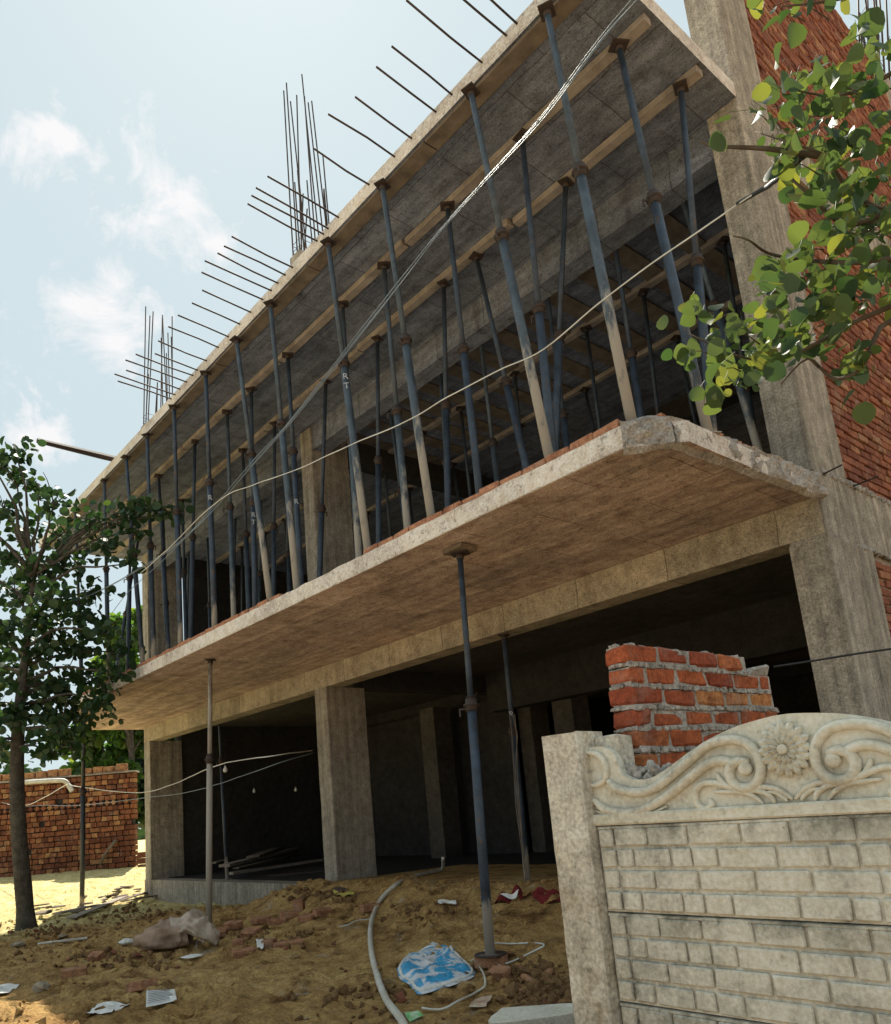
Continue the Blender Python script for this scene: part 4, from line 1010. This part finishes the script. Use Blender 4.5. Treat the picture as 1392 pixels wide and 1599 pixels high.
def rock(px, py, s_, label, mat='stone', name='stone', flat=.7, cat='stone'):
    p = onG(px, py); vs = []; b = MB(); n, mm_ = 9, 6
    sd = Vector((px*.1, py*.1, 0))
    for j in range(mm_+1):
        th = math.pi*j/mm_
        for i in range(n):
            ph_ = 2*math.pi*i/n; v = Vector((math.sin(th)*math.cos(ph_), math.sin(th)*math.sin(ph_), math.cos(th))); r_ = 1+.35*noise.noise(v*1.6+sd); vs.append(p+Vector((v.x*s_*r_, v.y*s_*r_, v.z*s_*flat*r_+s_*.2)))
    b.add(vs, [(j*n+i, (j+1)*n+i, (j+1)*n+(i+1) % n, j*n+(i+1) % n) for j in range(mm_) for i in range(n)], False)
    return tag(b.build(name, M[mat]), label, cat)
rock(64, 1546, .075, 'brown stone lying left of the two loose bricks')
rock(28, 1478, .10, 'pale flat stone at the left foot of the tree', flat=.3)
rock(95, 1468, .09, 'pale flat stone right of the tree trunk foot', flat=.25)
rock(198, 1476, .09, 'white stone left of the grey sack', 'paper', flat=.4)
rock(300, 1497, .10, 'cream flake of mortar below the grey sack', 'paper', flat=.12)
rock(790, 1540, .05, 'round clod of earth beside the prop foot', 'soil', name='earth_clod', cat='clod')
# small crumbs: uncountable
b = MB(); rg = random.Random(31)
for i in range(2600):
    x, y = rg.uniform(-15, -2.5), rg.uniform(1.6, 6.4)
    if noise.noise(Vector((x*.8, y*.8, 3))) < rg.uniform(-.5, .5): continue
    s_ = rg.choice((.008, .012, .016, .03))*rg.uniform(.6, 1.3); mt = Matrix.Translation((x, y, G(x, y)+s_*.3)) @ Matrix.Rotation(rg.random()*6, 4, (rg.random(), rg.random(), rg.random()+.1))
    b.bbox((-s_, -s_, -s_*.6), (s_, s_, s_*.6), s_*.3, mt, s_*.35)
tag(b.build('earth_crumbs', M['soil']), 'crumbs and clods scattered over the earth', None, None, 'stuff')
b = MB()
for i in range(90):
    x, y = rg.uniform(-15, -3), rg.uniform(2.2, 6.4); s_ = rg.uniform(.008, .02); mt = Matrix.Translation((x, y, G(x, y)+.006)) @ Matrix.Rotation(rg.random()*6, 4, 'Z') @ Matrix.Rotation(rg.uniform(-.3, .3), 4, 'X')
    b.bbox((-s_, -s_*.6, -.003), (s_, s_*.6, .004), .001, mt, s_*.2)
tag(b.build('mortar_chips', M['stone']), 'pale chips and scraps scattered over the earth', None, None, 'stuff')
b = MB(); b2 = MB(); rg = random.Random(77)
zones = [(860, 1560, 60, 28, 260), (830, 1520, 60, 18, 90), (560, 1560, 70, 30, 60), (170, 1500, 90, 14, 90), (210, 1430, 60, 18, 110), (650, 1425, 90, 12, 50), (440, 1470, 70, 18, 50), (60, 1455, 60, 12, 90), (500, 1400, 60, 10, 80)]
for (zx, zy, wx_, wy_, nn) in zones:
    for i in range(nn):
        x, y = zx+rg.gauss(0, wx_*.6), zy+rg.gauss(0, wy_*.6)
        if y > 1640 or (x > 905): continue
        p = onG(x, y); s_ = rg.choice((.012, .018, .026, .04))*rg.uniform(.6, 1.2); mt = Matrix.Translation(p+Vector((0, 0, s_*.2))) @ Matrix.Rotation(rg.random()*6, 4, (rg.random(), rg.random(), rg.random()+.1))
        (b if rg.random() < .93 else b2).bbox((-s_, -s_*.8, -s_*.6), (s_, s_*.8, s_*.6), s_*.4, mt, s_*.4)
tag(b.build('earth_clods', M['clod']), 'dark clods of turned earth in heaps', None, None, 'stuff'); tag(b2.build('brick_rubble', M['brick_dusty']), 'small broken brick bits in the turned earth', None, None, 'stuff')
# sack
def crumple(v, sd):
    "sharp valley folds"
    return 1-abs(noise.noise(v*5.2+sd))*2.2-abs(noise.noise(v*12+sd*2))*1.2
def sack_mesh(path, widths, heights, sd, openend=False):
    "bag swept along a ground path: flat below, creased above"
    b = MB(); n = 46; q = smooth(path, 8); m_ = len(q); vs = []; sdv = Vector((sd*3.1, 1, 2))
    for j, p in enumerate(q):
        t = j/(m_-1); k2 = t*(len(widths)-1); i2 = min(int(k2), len(widths)-2); f_ = k2-i2
        w = widths[i2]*(1-f_)+widths[i2+1]*f_; h = heights[i2]*(1-f_)+heights[i2+1]*f_
        tn = (q[min(j+1, m_-1)]-q[max(j-1, 0)]).normalized(); sd_ = Vector((-tn.y, tn.x, 0)).normalized(); upv = tn.cross(sd_)*-1
        if upv.z < 0: upv = -upv
        for i in range(n):
            a = 2*math.pi*i/n; ca, sa = math.cos(a), math.sin(a)
            ca = math.copysign(abs(ca)**.8, ca); v = p+sd_*ca*w+upv*(sa*.5+.5)*h*(1 if sa > 0 else .9)
            c_ = crumple(v, sdv); v += (sd_*ca+upv*max(sa, 0))*c_*.075*min(1, 4*min(t, 1-t)+.35)
            vs.append(v)
    fs = [(j*n+i, j*n+(i+1) % n, (j+1)*n+(i+1) % n, (j+1)*n+i) for j in range(m_-1) for i in range(n)]+[tuple(range(n))]
    if not openend: fs.append(tuple(range((m_-1)*n, m_*n))[::-1])
    b.add(vs, fs, True); return b
M['sack'] = plain('woven_sack', (.42, .30, .22), (.26, .17, .12), 7, .9, .15, .6, dist=.01)
M['sack_pale'] = plain('woven_sack_lining', (.55, .46, .38), (.34, .25, .19), 9, .9, .15, .6, dist=.01)
ps = onG(285, 1480); SK = thing('cement_sack', ps, 'dusty slumped sack with its mouth folded back beside the tan prop', 'sack')
s0 = [onG(226, 1484)+Vector((0, 0, .03)), onG(245, 1484), onG(270, 1482), onG(300, 1478)]
sack_mesh(s0, [.05, .15, .19, .17, .12], [.07, .20, .27, .24, .20], 2).build('body', M['sack'], SK)
e0 = onG(296, 1478)
sack_mesh([e0+Vector((0, 0, .02))-CR*.12, e0+Vector((0, 0, .13))-CR*.03, e0+CR*.10+Vector((0, 0, .10)), e0+CR*.30+Vector((0, 0, .0))], [.10, .17, .19, .07], [.12, .20, .17, .05], 6).build('folded_mouth', M['sack_pale'], SK)
# torn blue bag
k = NM('blue_plastic', .3, .5)
f = k.ramp(k.noise(4.2, 4, .6, dist=1.2), .49, .53)
c = k.mix(k.ramp(k.noise(14, 5, .6), .3, .7), (.035, .27, .52), (.08, .40, .66)); c = k.mix(f, c, (.66, .67, .70)); c = k.mix(k.ramp(k.noise(9, 7, .7, off=3), .60, .68), c, (.10, .10, .11))
k.bump(k.noise(16, 5, .6, dist=.8), .6, .02); M['bag'] = k.col(c)
BG = thing('plastic_bag', onG(682, 1525), 'torn blue and white plastic bag lying on the earth', 'bag')
out = [(620, 1515), (632, 1497), (655, 1488), (697, 1480), (710, 1488), (725, 1503), (741, 1518), (741, 1528), (715, 1538), (680, 1551), (652, 1556), (640, 1543), (625, 1533)]
ring = [onG(x, y) for x, y in out]; ring = smooth(ring+[ring[0]], 4)[:-1]; cen = sum(ring, Vector())/len(ring); b = MB(); vs = []; nr = len(ring); K = 12
for j in range(K+1):
    t = j/K
    for i, p in enumerate(ring):
        q = cen.lerp(p, t); h = .03+.02*sm(.55, .9, t)*(1-sm(.93, 1.0, t))+.05*abs(noise.noise(q*5))*(1-t*.4)+.035*abs(noise.noise(q*13)); h *= 1-.9*sm(.72, .97, t); q = Vector((q.x, q.y, max(G(q.x, q.y)+.004, cen.z*.3+p.z*.7*t+cen.z*.7*(1-t)+h*(1 if t < 1 else 0)))); vs.append(q)
b.add(vs, [(j*nr+i, j*nr+(i+1) % nr, (j+1)*nr+(i+1) % nr, (j+1)*nr+i) for j in range(K) for i in range(nr)], True); b.build('film', M['bag'], BG)
rim = MB(); rim.tube([vs[(K-1)*nr+i] for i in range(nr)]+[vs[(K-1)*nr]], [.014+.012*noise.noise(Vector(vs[(K-1)*nr+i % nr])*9) for i in range(nr+1)], 7); rim.build('rolled_rim', M['paper'], BG)
def sheet(pxs, mat, name, label, cat, printed=False, lift=.016, wav=.01):
    c4 = [onG(*q) for q in pxs]; b = MB(); n = 10; vs = []
    for j in range(n+1):
        for i in range(n+1):
            p = c4[0].lerp(c4[1], i/n).lerp(c4[3].lerp(c4[2], i/n), j/n); vs.append(Vector((p.x, p.y, max(p.z, G(p.x, p.y))+lift+wav*noise.noise(p*9))))
    b.add(vs, [(j*(n+1)+i, j*(n+1)+i+1, (j+1)*(n+1)+i+1, (j+1)*(n+1)+i) for j in range(n) for i in range(n)], True)
    o = tag(b.build(name, M[mat]), label, cat)
    if printed:
        b = MB()
        for j in range(8):
            a = .1+j*.105; L1 = rnd.uniform(.75, .93); qs = []
            for t in (0.06, L1):
                p = c4[0].lerp(c4[1], t).lerp(c4[3].lerp(c4[2], t), a); p2_ = c4[0].lerp(c4[1], t).lerp(c4[3].lerp(c4[2], t), a+.04); qs += [p, p2_]
            b.add([Vector((p.x, p.y, p.z+lift+wav*.8+.006)) for p in qs], [(0, 1, 3, 2)])
        b.build('printed_lines', M['print'], o)
    return o
sheet([(229, 1556), (273, 1549), (276, 1567), (228, 1578)], 'paper', 'printed_paper', 'white printed sheet of paper below the red brick', 'paper', True)
sheet([(152, 1572), (203, 1570), (175, 1586), (132, 1590)], 'paper', 'crumpled_paper', 'white crumpled paper left of the printed sheet', 'paper', wav=.03)
sheet([(0, 1545), (35, 1539), (12, 1555), (-10, 1562)], 'paper', 'torn_paper', 'pale torn paper at the left picture edge', 'paper', wav=.03)
sheet([(632, 1588), (655, 1585), (663, 1592), (640, 1599)], 'green_wrap', 'green_wrapper', 'small green and white snack wrapper by the pipe', 'wrapper', wav=.02)
sheet([(742, 1565), (770, 1562), (760, 1577), (732, 1580)], 'foil', 'cream_packet', 'cream printed packet below the prop foot', 'packet', wav=.02)
sheet([(400, 1472), (412, 1474), (412, 1486), (402, 1485)], 'paper', 'white_scrap', 'white plastic scrap between brick bats on the slope', 'scrap', wav=.05, lift=.03)
sheet([(306, 1474), (318, 1470), (318, 1478), (306, 1482)], 'paper', 'white_scrap', 'white scrap just right of the grey sack', 'scrap', wav=.04, lift=.02)
sheet([(520, 1398), (556, 1393), (552, 1402), (525, 1406)], 'yellow', 'yellow_wrapper', 'yellow wrapper at the foot of the middle column', 'wrapper', wav=.05, lift=.02)
sheet([(685, 1412), (712, 1410), (714, 1420), (683, 1420)], 'paper', 'white_cup', 'pale crushed carton on the mound behind the blue bag', 'carton', wav=.05, lift=.03)
sheet([(768, 1412), (812, 1393), (836, 1400), (775, 1421)], 'redcloth', 'red_cloth', 'red and white cloth heaped at the foot of the tied prop', 'cloth', wav=.12, lift=.03)
sheet([(830, 1402), (890, 1400), (892, 1412), (835, 1412)], 'redcloth', 'red_cloth', 'flat red cloth strip beside the boundary post', 'cloth', wav=.06, lift=.02)
sheet([(782, 1411), (812, 1403), (806, 1410), (785, 1416)], 'paper', 'white_rag', 'white rag lying on the red cloth', 'rag', wav=.06, lift=.07)
sheet([(515, 1396), (545, 1390), (540, 1394), (512, 1400)], 'rust', 'dark_rag', 'dark rag behind the yellow wrapper', 'rag', wav=.05, lift=.03)
# concrete slab piece at the bottom
q4 = [onG(*q) for q in ((785, 1583), (905, 1582), (915, 1610), (770, 1612))]; zz = max(q.z for q in q4)+.03
b = MB(); poly = smooth(q4+[q4[0]], 4)[:-1]; b.prism([Vector((p.x+.01*noise.noise(p*9), p.y+.012*noise.noise(p*11), zz)) for p in poly], (0, 0, -.09)); tag(b.build('concrete_slab_piece', M['precast_clean']), 'pale broken concrete slab beside the foot of the wall post', 'slab')
# hose
cable([onG(x, y)+Vector((0, 0, .035)) for x, y in ((640, 1640), (628, 1605), (600, 1562), (583, 1505), (579, 1462), (586, 1428), (600, 1405), (622, 1385))]+[at(645, 1370, 'z', ZP+.10), at(668, 1363, 'z', ZP+.09), at(690, 1358, 'z', ZP+.06), at(692, 1340, 'z', ZP+.25)], .026, M['pvc'], 'thick cream hose curving from the dark bay to the front', 'hose')
cable([onG(x, y)+Vector((0, 0, .015)) for x, y in ((736, 1506), (752, 1495), (770, 1480), (800, 1477), (848, 1478), (835, 1492), (800, 1508), (776, 1512))], .007, M['wire_white'], 'loop of white wire on the earth behind the prop foot', 'wire')
cable([onG(x, y)+Vector((0, 0, .02)) for x, y in ((748, 1518), (757, 1530), (758, 1545), (742, 1556), (715, 1572), (690, 1582), (660, 1583))], .008, M['pvc'], 'white cord curving from the prop foot toward the green wrapper', 'cord')
cable([onG(x, y)+Vector((0, 0, .02)) for x, y in ((530, 1452), (545, 1447), (560, 1442), (582, 1439))], .007, M['wire_white'], 'short white wire left of the cream hose', 'wire')
# boards at the left
def board(pxa, pxb, w, label, mat='wood_pale', t=.025, name='timber_board', dz=.02, gz=None):
    a, c_ = (onG(*pxa), onG(*pxb)) if gz is None else (at(*pxa, 'z', gz), at(*pxb, 'z', gz)); a.z += dz; c_.z += dz
    d = c_-a; L1 = d.length; mt = Matrix.Translation(a) @ d.to_track_quat('X', 'Z').to_matrix().to_4x4()
    b = MB(); b.bbox((0, -w/2, -t/2), (L1, w/2, t/2), .004, mt, .006); return tag(b.build(name, M[mat]), label, 'board')
board((112, 1436), (195, 1402), .16, 'long pale board lying right of the black prop foot')
board((88, 1430), (150, 1416), .16, 'pale board crossing the foot of the black prop')
board((150, 1420), (240, 1392), .12, 'grey board behind the long pale board', 'wood')
board((190, 1410), (262, 1398), .10, 'dark board ending at the plinth corner', 'wood')
board((60, 1478), (135, 1468), .06, 'thin pale stick below the tree', 'pvc')
board((255, 1362), (325, 1345), .18, 'brown plank resting on the plinth near the left column', 'wood', gz=ZP+.05)
board((270, 1366), (330, 1352), .10, 'narrow plank lying in front of the brown plank', 'wood_pale', gz=ZP+.03)
board((368, 1358), (500, 1328), .14, 'long dark plank on the floor of the left bay', 'wood', gz=ZP+.12)
board((420, 1370), (505, 1362), .05, 'steel bar lying at the plinth edge of the left bay', 'rust', gz=ZP+.03)
board((330, 1350), (480, 1310), .2, 'rear plank of the timber stack in the left bay', 'wood_pale', gz=ZP+.2)
board((350, 1354), (496, 1318), .2, 'top plank of the timber stack in the left bay', 'wood_pale', gz=ZP+.26, t=.05)
board((360, 1366), (500, 1345), .16, 'front plank of the timber stack in the left bay', 'wood_pale', gz=ZP+.06, t=.05)
board((395, 1340), (500, 1302), .25, 'long plank leaning back over the timber stack', 'wood', gz=ZP+.32, t=.04)
for i in range(16):
    x = rnd.uniform(60, 275); y = 1440-.2*x+rnd.uniform(-14, 14); p = onG(x, y); s_ = rnd.uniform(.08, .2)
    mt = Matrix.Translation(p+Vector((0, 0, .02+rnd.uniform(0, .06)))) @ Matrix.Rotation(rnd.random()*6, 4, 'Z') @ Matrix.Rotation(rnd.uniform(-.3, .3), 4, 'X'); b = MB(); b.bbox((-s_, -s_*.4, -.015), (s_, s_*.4, .015), .004, mt, .012)
    tag(b.build('wood_scrap', M[rnd.choice(('wood', 'wood_pale'))]), 'broken wood scrap in the heap between tree and plinth', 'scrap', 'wood scraps by the tree')
